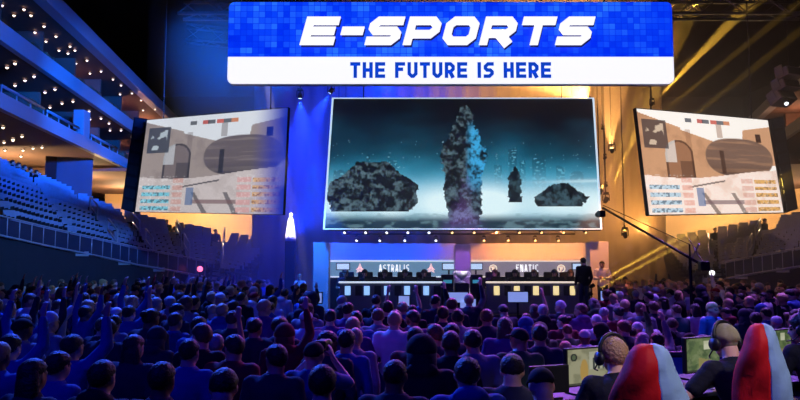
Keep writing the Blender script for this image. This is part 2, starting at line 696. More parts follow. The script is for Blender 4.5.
def seat_mesh(n=1):
    mb = MB()
    return mb


def build_stand(mp, side, u0):
    mb = MB()
    us = [u0 + (7 - u0) * k / 48.0 for k in range(49)]
    prof = []
    for u in us:
        ring = [SP(u, 0) * 1.0]
        ring[0].z = 0.0
        for k in range(NROW):
            a, b = SP(u, k / NROW), SP(u, (k + 1) / NROW)
            ring.append(Vector((a.x, a.y, a.z)))
            ring.append(Vector((b.x, b.y, a.z)))
        top = SP(u, 1.0)
        ring.append(Vector((top.x, top.y, top.z)))
        # walkway behind the last row
        out = (ST[3] - SB[3])
        out.z = 0
        out.normalize()
        ring.append(Vector((top.x, top.y, top.z)) + out * 1.0)
        ring.append(Vector((top.x + out.x, top.y + out.y, 0.0)))
        prof.append([mp(q) for q in ring])
    mb.loft(prof)
    struct('floor_%s_stand' % side, mb, mat('stand_concrete', rgb(44, 44, 52), 0.85, bump=0.2, scale=3, vary=0.2))
    # lighter stairs in the aisles
    for u in AISLES:
        if u < u0:
            continue
        st = MB()
        for k in range(NROW):
            for h in (0, 0.5):
                a, b = SP(u, (k + h) / NROW), SP(u, (k + h + 0.5) / NROW)
                t = (SP(u + 0.01, 0.5) - SP(u - 0.01, 0.5))
                t.z = 0
                t.normalize()
                base = SP(u, k / NROW).z
                z1 = base + 0.06 + h * (SP(u, (k + 1) / NROW).z - base)
                st.hexa([mp(Vector((q.x, q.y, base - 0.1))) for q in (a - t * 0.42, a + t * 0.42, b + t * 0.42, b - t * 0.42)] +
                        [mp(Vector((q.x, q.y, z1))) for q in (a - t * 0.42, a + t * 0.42, b + t * 0.42, b - t * 0.42)])
        struct('floor_%s_stairs' % side, st, mat('stair_concrete', rgb(178, 182, 190), 0.7, vary=0.15, scale=4))
    # seats
    for k in range(NROW):
        row = []
        u = u0
        while u < 7.0:
            p = SP(u, (k + 0.55) / NROW)
            p.z = SP(u, k / NROW).z
            q = SP(u + 0.02, (k + 0.55) / NROW)
            step = (q - p).length / 0.02
            if all(abs(u - a) > AW + 0.3 / max(step, 0.5) for a in AISLES):
                t = (q - p)
                t.z = 0
                t.normalize()
                row.append((mp(p), (mp(p + t) - mp(p)), mp(SP(u, 0.0)) - mp(SP(u, 0.6))))
            u += 0.80 / max(step, 0.5)
        vis = [s for s in row if -8 < pix(s[0])[0] < 808]
        vis.sort(key=lambda s: pix(s[0])[0])
        for i, s in enumerate(vis):
            seat_spots.append((s, side, k, i))


build_stand(IDENT, 'left', 1.42)
build_stand(MIRR, 'right', 2.9)
# closing wall under the rail where the stand leaves the picture, lower standing ledge behind the last row
mb = MB()
for k in range(3):
    a, c_ = lerp_list(SB, 0.75 * k * 0.9), lerp_list(SB, 0.75 * (k + 1) * 0.9)
    q = Vector((0.0, 0.15, 0))
    mb.hexa([Vector((p.x, p.y, 0)) for p in (a, c_, c_ + q, a + q)] + [Vector((p.x, p.y, p.z)) for p in (a, c_, c_ + q, a + q)])
struct('wall_left_stand', mb, MATS['stand_concrete'])
OUT = (ST[3] - SB[3])
OUT.z = 0
OUT.normalize()
for mp, side in ((IDENT, 'left'), (MIRR, 'right')):
    mb = MB()
    rings = []
    for k in range(13):
        t = SP(4.8 + 2.19 * k / 12, 1.0)
        a, c_ = t + OUT * 1.05, t + OUT * 2.2
        z = t.z - 0.95
        rings.append([mp((a.x, a.y, 0)), mp((c_.x, c_.y, 0)), mp((c_.x, c_.y, z)), mp((a.x, a.y, z))])
    mb.loft(rings)
    struct('floor_%s_concourse' % side, mb, M_conc)


def seat_geo(mb, M=None):
    T = M or Matrix.Identity(4)

    def bx(c, s, rx=0, mi=1):
        R = T.to_3x3() @ Matrix.Rotation(rx, 3, 'X')
        mb.bbox(T @ Vector(c), s, 0.02, R, mi)
    bx((0, 0.02, 0.40), (0.42, 0.40, 0.06))
    bx((0, -0.22, 0.58), (0.40, 0.05, 0.32), 0.2, 0)
    bx((-0.235, -0.02, 0.45), (0.035, 0.34, 0.20))
    bx((0.235, -0.02, 0.45), (0.035, 0.34, 0.20))
    bx((0, -0.06, 0.19), (0.08, 0.1, 0.38))


_s = MB()
seat_geo(_s)
seat_me = _s.mesh('stadium_seat')
seat_me.materials.append(M_seat)
M_seatdark = mat('seat_frame_dark', rgb(40, 42, 58), 0.6, vary=0.2, scale=8)
seat_me.materials.append(M_seatdark)
seat_spots.sort(key=lambda s: s[0][0].length)
rest = MB()
for n, ((p, t, f), side, k, i) in enumerate(seat_spots):
    t = t.normalized()
    front = Vector((t.y, -t.x, 0))
    if front.dot(f) < 0:
        front = -front
    ang = math.atan2(-front.x, front.y)
    Mx = Matrix.Translation(p) @ Matrix.Rotation(ang, 4, 'Z')
    if n < 300:
        o = bpy.data.objects.new('stadium_seat', seat_me)
        COL.objects.link(o)
        o.matrix_world = Mx
        sd = 'blue-lit stand' if side == 'left' else 'dim brown stand'
        tag(o, 'empty seat in %s row up the %s, %s from the left' % (ORD[k + 1], sd, ORD[i + 1]), 'seat', 'seats in the %s' % sd)
    else:
        T = Mx
        R3 = T.to_3x3()
        rest.box(T @ Vector((0, 0.02, 0.40)), (0.42, 0.40, 0.06), R3, 1)
        rest.box(T @ Vector((0, -0.22, 0.58)), (0.40, 0.05, 0.32), R3)
        rest.box(T @ Vector((0, -0.06, 0.22)), (0.08, 0.1, 0.44), R3, 1)
if rest.v:
    tag(obj('stadium_seats', rest, [M_seat, M_seatdark]), 'remaining small empty seats in the upper rows of both stands', 'seats', kind='stuff')
print('seats', len(seat_spots))


def rail_line(mp, pts, h, label, side):
    """guard rail: posts, top rail, bottom rail and panels between the posts"""
    pts = [mp(p) for p in pts]
    e = empty('guard_rail', pts[0], 0, label, 'railing')
    loc = [p - pts[0] for p in pts]
    mb = MB()
    mb.tube([p + Vector((0, 0, h)) for p in loc], 0.028, 8)
    obj('top_rail', mb, M_railmetal, e, True)
    mb = MB()
    mb.tube([p + Vector((0, 0, 0.05)) for p in loc], 0.035, 8)
    obj('bottom_rail', mb, M_railmetal, e, True)
    for i, p in enumerate(loc):
        mb = MB()
        mb.tube([p, p + Vector((0, 0, h))], 0.018, 8)
        obj('post', mb, M_railmetal, e, True)
    for i in range(len(loc) - 1):
        mb = MB()
        a, b = loc[i], loc[i + 1]
        n = (b - a).cross(Vector((0, 0, 1))).normalized() * 0.01
        z0, z1 = Vector((0, 0, 0.09)), Vector((0, 0, h - 0.06))
        mb.hexa([a + z0 - n, b + z0 - n, b + z0 + n, a + z0 + n, a + z1 - n, b + z1 - n, b + z1 + n, a + z1 + n])
        obj('panel', mb, M_glass, e)
    return e


def rail_pts(u0, u1, n):
    out = []
    for k in range(n + 1):
        u = u0 + (u1 - u0) * k / n
        q = lerp_list(SB, u)
        c = (SB[3] - ST[3])
        c.z = 0
        c.normalize()
        out.append(q + c * 0.05)
    return out


rail_line(IDENT, rail_pts(0.4, 5.7, 22), 0.66, 'long metal guard rail along the front of the blue-lit stand', 'left')
rail_line(MIRR, rail_pts(2.6, 5.8, 15), 0.66, 'metal guard rail along the front of the dim brown stand', 'right')


def aisle_rail(mp, u, v0, v1, label, group):
    a, b = SP(u, v0), SP(u, v1)
    e = empty('aisle_handrail', mp(a), 0, label, 'handrail', group)
    o = mp(a)
    h = Vector((0, 0, 0.95))
    A, B = Vector((0, 0, 0)), mp(b) - o
    for q in (A, B):
        mb = MB()
        mb.tube([q - Vector((0, 0, 0.1)), q + h], 0.035, 8)
        obj('post', mb, M_railmetal, e, True)
    mb = MB()
    mb.tube([A + h, B + h], 0.035, 8)
    obj('top_rail', mb, M_railmetal, e, True)
    mb = MB()
    mb.tube([A + h * 0.55, B + h * 0.55], 0.03, 8)
    obj('middle_rail', mb, M_railmetal, e, True)


for k, (u, v0, v1) in enumerate(((3.58, 0.5, 0.68), (3.58, 0.08, 0.26), (4.48, 0.45, 0.65), (4.48, 0.1, 0.28), (5.38, 0.55, 0.8), (5.38, 0.15, 0.4), (6.23, 0.55, 0.85), (6.23, 0.1, 0.4))):
    aisle_rail(IDENT, u, v0, v1, 'metal aisle handrail in the blue-lit stand, %s from the left' % ORD[k + 1], 'aisle handrails in the blue-lit stand')
for k, (u, v0, v1) in enumerate(((6.23, 0.3, 0.6), (5.38, 0.15, 0.35), (5.38, 0.5, 0.75), (4.48, 0.45, 0.7))):
    aisle_rail(MIRR, u, v0, v1, 'metal aisle handrail in the dim brown stand, %s from the left' % ORD[k + 1], 'aisle handrails in the dim brown stand')

# bright suite column and balcony rails on the middle suite level
mb = MB()
c = P(72.5, 122, 33.5)
mb.bbox((suite_x(33, 0.5), 33, 8.75), (0.5, 0.7, 1.5), 0.03)
tag(obj('suite_column', mb, M_fascia), 'short blue-lit column standing on the middle suite balcony', 'column')
for i, (Y0, Y1) in enumerate(((24.2, 28.0), (28.4, 32.2), (34.0, 38.5))):
    o = Vector((suite_x(Y0, 0.35), Y0, 8.1))
    e = empty('balcony_rail', o, 0, 'low metal balcony rail above the lower blue fascia, %s from the left' % ORD[i + 1], 'railing', 'balcony rails on the middle suite level')
    d = Vector((suite_x(Y1, 0.35), Y1, 8.1)) - o
    mb = MB()
    mb.tube([Vector((0, 0, 0.42)), d + Vector((0, 0, 0.42))], 0.06, 8)
    obj('top_rail', mb, M_railmetal, e, True)
    for k in range(4):
        mb = MB()
        mb.tube([d * (k / 3), d * (k / 3) + Vector((0, 0, 0.42))], 0.03, 6)
        obj('post', mb, M_railmetal, e, True)
# lounge chairs and counters inside the suites
ch = MB()
ch.bbox((0, 0, 0.35), (0.6, 0.6, 0.5), 0.06)
ch.bbox((0, 0.26, 0.75), (0.6, 0.14, 0.5), 0.06)
ch.bbox((-0.3, 0, 0.55), (0.1, 0.55, 0.2), 0.04)
ch.bbox((0.3, 0, 0.55), (0.1, 0.55, 0.2), 0.04)
ch_me = ch.mesh('lounge_chair', True)
ch_me.materials.append(mat('brown_leather', rgb(120, 84, 56), 0.5, bump=0.1))
k = 0
for z, lv in ((10.5, 'top'), (8.1, 'middle')):
    for i, Y in enumerate((29.0, 34.8, 37.6, 40.9, 44.5)):
        o = bpy.data.objects.new('lounge_chair', ch_me)
        COL.objects.link(o)
        o.location = (suite_x(Y, 0.9), Y, z - 0.23)
        o.rotation_euler = (0, 0, 1.7)
        o.scale = (1.25, 1.25, 1.25)
        tag(o, 'brown lounge chair by the parapet on the %s suite level, %s from the left' % (lv, ORD[i + 1]), 'chair', 'lounge chairs in the suites')

# ------------------------------------------------------------------ stage backdrop, haze
mb = MB()
n = 120
x0, x1, Yb = -7.2, 12.9, 34.0
fr, bk = [], []
for k in range(n + 1):
    x = x0 + (x1 - x0) * k / n
    y = Yb + 0.10 * math.sin(k * 1.3) + 0.05 * math.sin(k * 2.9)
    fr.append((x, y))
ring = [Vector((x, y, 0)) for x, y in fr] + [Vector((x, y + 0.06, 0)) for x, y in reversed(fr)]
ring2 = [q + Vector((0, 0, 16.5)) for q in ring]
nn = len(ring)
mb.add(ring + ring2, [(i, (i + 1) % nn, (i + 1) % nn + nn, i + nn) for i in range(nn)])
tag(obj('stage_drape', mb, mat('grey_drape', rgb(120, 120, 128), 0.95, bump=0.15, scale=20), smooth=True), 'tall pleated backdrop drape behind the stage washed blue and orange', 'curtain')

# lamps that wash the drape and fill the haze
spot((-3.6, 24.5, 3.4), (-3.4, 34, 8.5), (0.003, 0.03, 1.0), 10000, 62, 0.9, 0.2)
spot((-0.6, 27.5, 9.6), (-1.0, 34, 9.5), (0.004, 0.05, 1.0), 8000, 100, 0.9, 0.2)
spot((6.5, 27.5, 9.8), (6.0, 34, 10.0), (1.0, 0.42, 0.10), 7000, 100, 0.9, 0.2)
spot((8.6, 24.5, 3.4), (9.2, 34, 7.5), (1.0, 0.38, 0.07), 8000, 90, 0.9, 0.2)

hz = MB()
hz.box((3.0, 26.4, 7.2), (20.5, 13.6, 14.0))
M_haze = bpy.data.materials.new('stage_haze')
M_haze.use_nodes = True
nt = M_haze.node_tree
nt.nodes.remove(nt.nodes['Principled BSDF'])
vs = nt.nodes.new('ShaderNodeVolumeScatter')
vs.inputs['Color'].default_value = (1, 1, 1, 1)
vs.inputs['Density'].default_value = HAZE
vs.inputs['Anisotropy'].default_value = 0.25
nt.links.new(vs.outputs[0], nt.nodes['Material Output'].inputs['Volume'])
if HAZE > 0:
    tag(obj('stage_haze', hz, M_haze), 'thin theatrical haze hanging over the stage in the beams', 'haze', kind='stuff')


# ------------------------------------------------------------------ moving-head lamps and their beams
def moving_head(loc, target, label, group=None, lens=None, s=1.0, down=True, mount=True, pole=None):
    loc = Vector(loc)
    e = empty('moving_head_lamp', loc, 0, label, 'stage lamp', group)
    d = (Vector(target) - loc).normalized()
    q = d.to_track_quat('Z', 'Y').to_matrix()
    k = 1 if down else -1
    if mount:
        mb = MB()
        mb.bbox((0, 0, 0.42 * s * k), (0.34 * s, 0.3 * s, 0.14 * s), 0.03)
        mb.tube([(0, 0, 0.45 * s * k), (0, 0, 0.62 * s * k)], 0.03 * s, 8)
        obj('base', mb, M_blackmetal, e)
        mb = MB()
        mb.tube([(-0.2 * s, 0, -0.06 * s * k), (-0.2 * s, 0, 0.34 * s * k), (0.2 * s, 0, 0.34 * s * k), (0.2 * s, 0, -0.06 * s * k)], 0.035 * s, 6)
        obj('yoke', mb, M_blackmetal, e)
    if pole is not None:
        mb = MB()
        mb.tube([(0, 0.05, 0.0), (0, 0.05, pole - loc.z)], 0.02, 6)
        obj('hanger', mb, M_blackmetal, e)
    mb = MB()
    mb.lathe([(0.02, -0.22 * s), (0.1 * s, -0.2 * s), (0.14 * s, -0.05 * s), (0.15 * s, 0.16 * s), (0.13 * s, 0.17 * s), (0.13 * s, 0.13 * s), (0.001, 0.13 * s)], n=16, M=q)
    obj('head', mb, M_blackmetal, e, True)
    mb = MB()
    mb.lathe([(0.001, 0.135 * s), (0.125 * s, 0.135 * s), (0.125 * s, 0.15 * s), (0.001, 0.165 * s)], n=16, M=q)
    obj('lens', mb, lens or M_lens_w, e, True)
    return e


M_lens_w = mat('lamp_lens_white', (1, 1, 1), emit=(0.9, 0.92, 1.0), strength=3.0, sample=False)
M_lens_a = mat('lamp_lens_amber', (1, 0.8, 0.5), emit=(1.0, 0.62, 0.22), strength=3.0, sample=False)
M_lens_b = mat('lamp_lens_blue', (0.5, 0.7, 1), emit=(0.3, 0.5, 1.0), strength=6.0, sample=False)


def beam(loc, target, color, power, cone, label, group, lens, s=0.55, mount=True):
    moving_head(loc, target, label, group, lens, s, True, mount, 17.05 if mount else 0.0)
    d = (Vector(target) - Vector(loc)).normalized()
    return spot(Vector(loc) + d * 0.25 * s, target, color, power, cone, 0.35, 0.03)


GA, GB = 'amber beam lamps over the stage', 'blue beam lamps over the stage'
beam(P(592, 286, 20.6), P(664, 246, 21.5), AMBER, 200000, 2.6, 'amber beam lamp low at the stage end throwing a beam upwards', GA, M_lens_a, 0.4, False)
beam(P(590, 294, 20.4), P(634, 270, 21.0), AMBER, 120000, 2.6, 'second amber beam lamp low at the stage end below the first', GA, M_lens_a, 0.4, False)
beam(P(606, 200, 23.5), P(694, 0, 24.5), AMBER, 150000, 6.0, 'amber beam lamp at the lower corner of the centre screen pointing up', GA, M_lens_a)
beam(P(600, 192, 24.0), P(640, 100, 24.2), AMBER, 60000, 8.0, 'amber beam lamp beside the edge of the centre screen pointing up', GA, M_lens_a)
beam(P(612, 150, 24), P(604, 60, 22), ORANGE, 6000, 40, 'orange flood lamp beside the upper edge of the centre screen', GA, M_lens_a)
beam(P(588, 104, 24.5), P(560, 60, 22.5), ORANGE, 16000, 60, 'orange flood lamp behind the top corner of the centre screen', GA, M_lens_a)
beam(P(625, 235, 24), P(600, 120, 25), AMBER, 12000, 22, 'amber beam lamp beside the orange tower pointing up', GA, M_lens_a)
beam(P(652, 104, 22.6), P(735, 18, 24.0), AMBER, 170000, 5.0, 'amber beam lamp above the brown-lit screen throwing a beam across the dark roof', GA, M_lens_a, 0.4)
for k_, (x_, y_) in enumerate(((603, 128), (605, 158), (606, 186))):
    beam(P(x_, y_, 23.4), P(x_ + 60, y_ - 48, 23.0), AMBER, 60000, 2.2, '%s thin amber beam lamp down the edge of the centre screen' % ORD[k_ + 1], GA, M_lens_a, 0.3)
beam(P(331, 91, 24), P(262, 210, 24), BLUE, 7000, 40, 'blue beam lamp at the top corner of the centre screen', GB, M_lens_b)
beam(P(300, 96, 24), P(305, 260, 24), BLUE, 7000, 50, 'blue beam lamp hung beside the faded edge of the blue-lit screen', GB, M_lens_b)

# two rows of small stage lamps under the centre screen
for r, (y, Y, xs, nm) in enumerate(((232, 22.8, [345, 366, 387, 408, 429, 452, 474, 496, 519, 541, 563, 585], 'upper'), (240, 24.0, [357, 380, 405, 436, 484, 508, 535, 558], 'lower'))):
    for i, x in enumerate(xs):
        p = P(x, y, Y)
        moving_head(p, p + Vector((0.1 * (i - 5), -1.6, -1.0)), 'small round stage lamp in the %s row under the centre screen, %s from the left' % (nm, ORD[i + 1]), 'stage lamps under the centre screen', M_lens_w if x < 440 else M_lens_a, 0.32)
# bars that carry them
for nm, y, Y, a, b in (('upper', 225, 22.8, 338, 592), ('lower', 234, 24.0, 345, 575)):
    mb = MB()
    mb.tube([P(a, y, Y), P(b, y, Y)], 0.03, 8)
    mb.tube([P(a, y, Y), P(a, y, Y) + Vector((0, 0, 8))], 0.01, 5)
    mb.tube([P(b, y, Y), P(b, y, Y) + Vector((0, 0, 8))], 0.01, 5)
    tag(obj('lamp_bar', mb, M_blackmetal), 'thin dark bar carrying the %s row of stage lamps' % nm, 'lamp bar')


# ------------------------------------------------------------------ pictures on the screens
def hash2(i, j, s=0):
    n = (i * 374761393 + j * 668265263 + s * 982451653) & 0xffffffff
    n = ((n ^ (n >> 13)) * 1274126177) & 0xffffffff
    return ((n ^ (n >> 16)) & 0xffff) / 65535.0


def vnoise(x, y, s=0):
    """value noise on numpy arrays"""
    xi, yi = np.floor(x).astype(np.int64), np.floor(y).astype(np.int64)
    fx, fy = x - xi, y - yi
    fx, fy = fx * fx * (3 - 2 * fx), fy * fy * (3 - 2 * fy)

    def h(i, j):
        n = (i * 374761393 + j * 668265263 + s * 982451653) & 0xffffffff
        n = ((n ^ (n >> 13)) * 1274126177) & 0xffffffff
        return ((n ^ (n >> 16)) & 0xffff) / 65535.0
    a, b, c, d = h(xi, yi), h(xi + 1, yi), h(xi, yi + 1), h(xi + 1, yi + 1)
    return (a * (1 - fx) + b * fx) * (1 - fy) + (c * (1 - fx) + d * fx) * fy


def fbm(x, y, s=0, o=4):
    r, a = 0, 0.5
    for k in range(o):
        r = r + a * vnoise(x * 2 ** k, y * 2 ** k, s + k)
        a *= 0.5
    return r / (1 - 0.5 ** o)


def L3(c):
    return np.array(rgb(*c))


def mixc(img, mask, col):
    m = np.clip(mask, 0, 1)[..., None]
    return img * (1 - m) + np.asarray(col) * m


def sm(a, b, x):
    t = np.clip((x - a) / (b - a), 0, 1)
    return t * t * (3 - 2 * t)


def screen_face(name, c4, img, material, parent, loc, off=0.004):
    """grid of the screen's own pixels over the quad TL, TR, BR, BL"""
    H, Wd = img.shape[:2]
    TL, TR, BR, BL = [Vector(q) - Vector(loc) for q in c4]
    nrm = (TR - TL).cross(BL - TL).normalized()
    u = np.linspace(0, 1, Wd + 1)
    v = np.linspace(0, 1, H + 1)
    A = [np.array(q) for q in (TL, TR, BR, BL)]
    uu, vv = np.meshgrid(u, v)
    pts = ((1 - uu) * (1 - vv))[..., None] * A[0] + (uu * (1 - vv))[..., None] * A[1] + (uu * vv)[..., None] * A[2] + ((1 - uu) * vv)[..., None] * A[3]
    pts = pts - np.array(nrm) * off
    me = bpy.data.meshes.new(name)
    nv = (Wd + 1) * (H + 1)
    idx = np.arange(nv).reshape(H + 1, Wd + 1)
    q = np.stack([idx[1:, :-1], idx[1:, 1:], idx[:-1, 1:], idx[:-1, :-1]], -1).reshape(-1, 4)
    me.vertices.add(nv)
    me.vertices.foreach_set('co', pts.reshape(-1).astype(np.float32))
    me.loops.add(q.size)
    me.loops.foreach_set('vertex_index', q.reshape(-1).astype(np.int32))
    me.polygons.add(len(q))
    me.polygons.foreach_set('loop_start', np.arange(0, q.size, 4, dtype=np.int32))
    me.polygons.foreach_set('loop_total', np.full(len(q), 4, dtype=np.int32))
    me.update(calc_edges=True)
    at = me.color_attributes.new('picture', 'FLOAT_COLOR', 'CORNER')
    col = np.concatenate([img.reshape(-1, 3), np.ones((H * Wd, 1))], 1)
    at.data.foreach_set('color', np.repeat(col, 4, axis=0).reshape(-1).astype(np.float32))
    me.validate()
    return link(name, me, material, parent)


def pic_landscape(W_=320, H_=160):
    """night plain in cold light: a lone rock stack, low boulders, mist and distant ruins"""
    x = (np.arange(W_) + 0.5) / W_
    y = (np.arange(H_) + 0.5) / H_
    x, y = np.meshgrid(x, y)
    hz_ = 0.80
    img = np.zeros((H_, W_, 3)) + L3((3, 10, 17))
    n = fbm(x * 6, y * 5, 3)
    img = mixc(img, sm(0.10, 0.60, y + (n - 0.5) * 0.35) * 0.95, L3((14, 78, 104)))
    img = mixc(img, sm(0.40, 0.78, y + (n - 0.5) * 0.25) * 0.85, L3((60, 160, 192)))
    # distant ruins
    for k, (cx, w, h) in enumerate(((0.15, 0.012, .42), (0.19, 0.03, .50), (0.24, .03, .46), (0.63, .03, .5), (0.685, .03, .38), (0.72, .02, .47), (0.78, .05, .45), (0.86, .03, .52), (0.92, .05, .56), (0.05, .05, .55))):
        m = (np.abs(x - cx) < w / 2) & (y > h + 0.03 * (fbm(x * 60, y * 2, 5, 2))) & (y < hz_)
        img = mixc(img, m * (0.55 - 0.3 * sm(h, hz_, y)), L3((8, 40, 58)))
        win = m & (vnoise(x * 170, y * 110, k) > 0.72)
        img = mixc(img, win * 0.55, L3((120, 200, 225)))
    # glow along the ground
    for cx, w, s in ((0.60, 0.24, .8), (0.40, 0.18, .6), (0.2, .16, .7), (0.88, .2, .6)):
        g = np.exp(-((x - cx) / w) ** 2 - ((y - 0.78) / 0.20) ** 2) * s
        img = mixc(img, g * 0.8, L3((50, 185, 226)))
    for cx, w, s in ((0.585, 0.13, 1.6), (0.42, 0.10, 1.2), (0.24, .09, 1.2), (0.05, .12, .9), (0.86, .16, 1.0), (0.99, .10, 1.0), (.5, .5, .22)):
        g = np.exp(-((x - cx) / w) ** 2 - ((y - 0.81) / 0.12) ** 2) * s
        img = mixc(img, g * 1.0, L3((225, 250, 255)))
    g = np.exp(-((y - 0.68 + 0.05 * (x - .2)) / 0.012) ** 2) * (0.7 * np.exp(-((x - .97) / .16) ** 2) + 0.5 * np.exp(-((x - 0.02) / .2) ** 2))
    img = mixc(img, g, L3((210, 240, 250)))
    # sparks
    sp = (vnoise(x * 300, y * 150, 11) > 0.95) & (y > 0.3) & (y < .8)
    img = mixc(img, sp * 0.5, L3((170, 225, 240)))
    # ground
    img = mixc(img, sm(0.87, 0.95, y) * 0.95, L3((10, 32, 42)))
    gr = fbm(x * 30, y * 40, 21)
    img = mixc(img, (y > 0.88) * sm(0.5, 0.7, gr) * 0.5, L3((120, 160, 170)))

    def rock(cx, halfw, top, bot, seed, dark=(9, 17, 22), lit=(96, 124, 134), litside=None):
        nonlocal img
        t = np.clip((y - top) / (bot - top), 0, 1)
        w = np.interp(t, [p[0] for p in halfw], [p[1] for p in halfw])
        e = (fbm(x * 30, y * 16, seed) - 0.5) * 0.03 + (fbm(x * 90, y * 50, seed + 3) - 0.5) * 0.016
        d = np.abs(x - cx) + e
        m = (d < w) & (y > top + e) & (y < bot)
        tex = fbm(x * 34 + y * 6, y * 26 - x * 9, seed + 9, 5) * 0.6 + fbm(x * 150, y * 60, seed + 19, 3) * 0.4
        img = mixc(img, m * 1.0, L3(dark))
        img = mixc(img, m * sm(0.44, 0.70, tex) * 0.8, L3(lit))
        if litside:
            ls = m * sm(0.0, 0.035, x - cx) * sm(0.3, 0.6, tex) * sm(0.12, 0.25, t) * (1 - sm(.55, .8, t))
            img = mixc(img, ls, L3((60, 170, 225)))

    rock(0.17, [(0, .06), (.25, .10), (.45, .17), (.75, .17), (1, .14)], 0.50, 0.87, 31)
    rock(0.86, [(0, .03), (.3, .06), (.6, .10), (1, .08)], 0.66, 0.83, 41, lit=(70, 100, 112))
    rock(0.69, [(0, .006), (.3, .022), (1, .024)], 0.53, 0.80, 51, lit=(60, 90, 100))
    rock(0.505, [(0, .014), (.12, .030), (.22, .046), (.30, .066), (.44, .086), (.60, .070), (.8, .068), (1, .056)], 0.05, 0.96, 61, litside=True)
    return img * 1.0


def pic_game(W_=190, H_=124, blue=True):
    """sandy yard with an arch, a big round tank and plain score panels"""
    x = (np.arange(W_) + 0.5) / W_
    y = (np.arange(H_) + 0.5) / H_
    x, y = np.meshgrid(x, y)
    if blue:
        sky, wall, wall2, dome, ground, dark = (226, 232, 240), (160, 148, 146), (122, 112, 116), (104, 96, 104), (206, 196, 196), (34, 42, 60)
    else:
        sky, wall, wall2, dome, ground, dark = (255, 248, 240), (206, 154, 116), (160, 112, 82), (122, 94, 80), (252, 230, 218), (66, 42, 32)
    n = fbm(x * 14, y * 10, 2)
    img = np.zeros((H_, W_, 3)) + L3(sky)
    # long wall falling away to the right, with an arch
    m = (y > 0.03 + 0.42 * x + (x > .30) * .02) & (x < 0.58)
    img = mixc(img, m, L3(wall))
    img = mixc(img, m * sm(.45, .65, n) * .35, L3(wall2))
    m = (y > 0.17) & (x > 0.33) & (x < 0.37) & (y < .62)
    img = mixc(img, m * .5, L3(wall2))
    # house at the far right
    m = (x > 0.78 - (y - .08) * .12) & (y > 0.08 + (1 - x) * .25) & (y < 0.5)
    img = mixc(img, m, L3(wall))
    img = mixc(img, ((x > .87) & (x < .91) & (y > .17) & (y < .26)) * 1.0, L3(dark))
    # round tank
    d = np.abs((x - 0.72) / 0.26) ** 2.6 + np.abs((y - 0.43) / 0.20) ** 2.2
    img = mixc(img, sm(1.05, 0.95, d), L3(dome))
    img = mixc(img, sm(1.0, .9, d) * sm(.5, .7, fbm(x * 4, y * 40, 8)) * .35, L3(wall))
    img = mixc(img, sm(1.0, .9, d) * sm(.45, .62, y) * .5, L3(dark))
    # arch
    d = np.where(y < 0.42, ((x - 0.27) / 0.10) ** 2 + ((y - 0.42) / 0.14) ** 2, ((x - .27) / .10) ** 2)
    m = (d < 1) & (y < 0.66)
    img = mixc(img, m * 1.0, L3(wall2))
    img = mixc(img, m * (d > .72) * .7, L3(dark))
    img = mixc(img, m * (x > .27) * (y > .48) * .55, L3(dark))
    img = mixc(img, m * (x < .25) * (y < .5) * .5, L3(sky))
    # ground
    m = y > 0.60 + 0.05 * np.sin(x * 4 + .5)
    img = mixc(img, m, L3(ground))
    img = mixc(img, m * sm(.5, .7, n) * .3, L3(wall))
    # narrow post in the middle and its shadow line across the yard
    img = mixc(img, ((np.abs(x - .585) < .014) & (y > .36) & (y < .60)) * .85, L3(dark))
    img = mixc(img, (np.abs(y - (.74 - .25 * (x - .3))) < .008) * ((x > .3) & (x < .58)) * .8, L3(dark))
    # two planks lying forward on the ground
    for sx, ex in ((.40, .50), (.62, .70)):
        cx = sx + (ex - sx) * (y - .78) / .22
        img = mixc(img, ((np.abs(x - cx) < .014 + .02 * (y - .78)) & (y > .79)) * .7, L3(dark))
    # ---- plain overlay panels
    img = mixc(img, ((x > .03) & (x < .20) & (y > .10) & (y < .37)) * .85, L3((64, 58, 62) if not blue else (46, 62, 84)))
    m = ((x > .05) & (x < .18) & (y > .13) & (y < .34))
    img = mixc(img, m * sm(.5, .56, fbm(x * 22, y * 16, 5)) * .85, L3((222, 196, 170) if not blue else (190, 204, 214)))
    for x0_, c in ((.34, (70, 78, 90)), (.43, (190, 60, 52)), (.47, (70, 78, 90)), (.53, (206, 76, 56)), (.58, (70, 78, 90)), (.63, (206, 120, 70))):
        img = mixc(img, ((x > x0_) & (x < x0_ + .05) & (y > .055) & (y < .10)) * .9, L3(c))
    img = mixc(img, ((x > .57) & (x < .61) & (y > .10) & (y < .23)) * .6, L3(wall2))
    rows = [.645 + .072 * k for k in range(5)]
    for k, yy in enumerate(rows):
        if k:
            m = (x > .03) & (x < .24) & (y > yy) & (y < yy + .045)
            img = mixc(img, m * .9, L3((110, 200, 222) if blue else (178, 206, 222)))
            img = mixc(img, m * (vnoise(x * 90, y * 60, k) > .6) * .7, L3((40, 70, 92)))
        img = mixc(img, ((x > .26) & (x < .33) & (y > yy) & (y < yy + .05)) * .7, L3((206, 150, 140) if blue else (230, 160, 140)))
        m = (x > .80) & (x < .975) & (y > yy + .005) & (y < yy + .045)
        img = mixc(img, m * .92, L3((232, 182, 110) if blue else (226, 168, 78)))
        img = mixc(img, m * (vnoise(x * 90, y * 60, k + 9) > .62) * .6, L3((110, 70, 40)))
        img = mixc(img, ((x > .70) & (x < .79) & (y > yy) & (y < yy + .05)) * .6, L3((222, 150, 150) if blue else (214, 150, 130)))
    img = mixc(img, ((x > .40) & (x < .70) & (y > .865) & (y < .90)) * .75, L3((120, 90, 96)))
    img = mixc(img, ((x > .36) & (x < .41) & (y > .74) & (y < .92)) * .75, L3((70, 110, 160)))
    img = mixc(img, (vnoise(x * 120, y * 80, 4) > .72) * (y > .62) * ((x < .34) | (x > .68)) * .25, L3((255, 255, 255)))
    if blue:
        img = mixc(img, sm(.76, 1.0, x) * .99, L3((20, 48, 185)))  # blue stage haze painted into the picture, fading it towards this edge
    return img


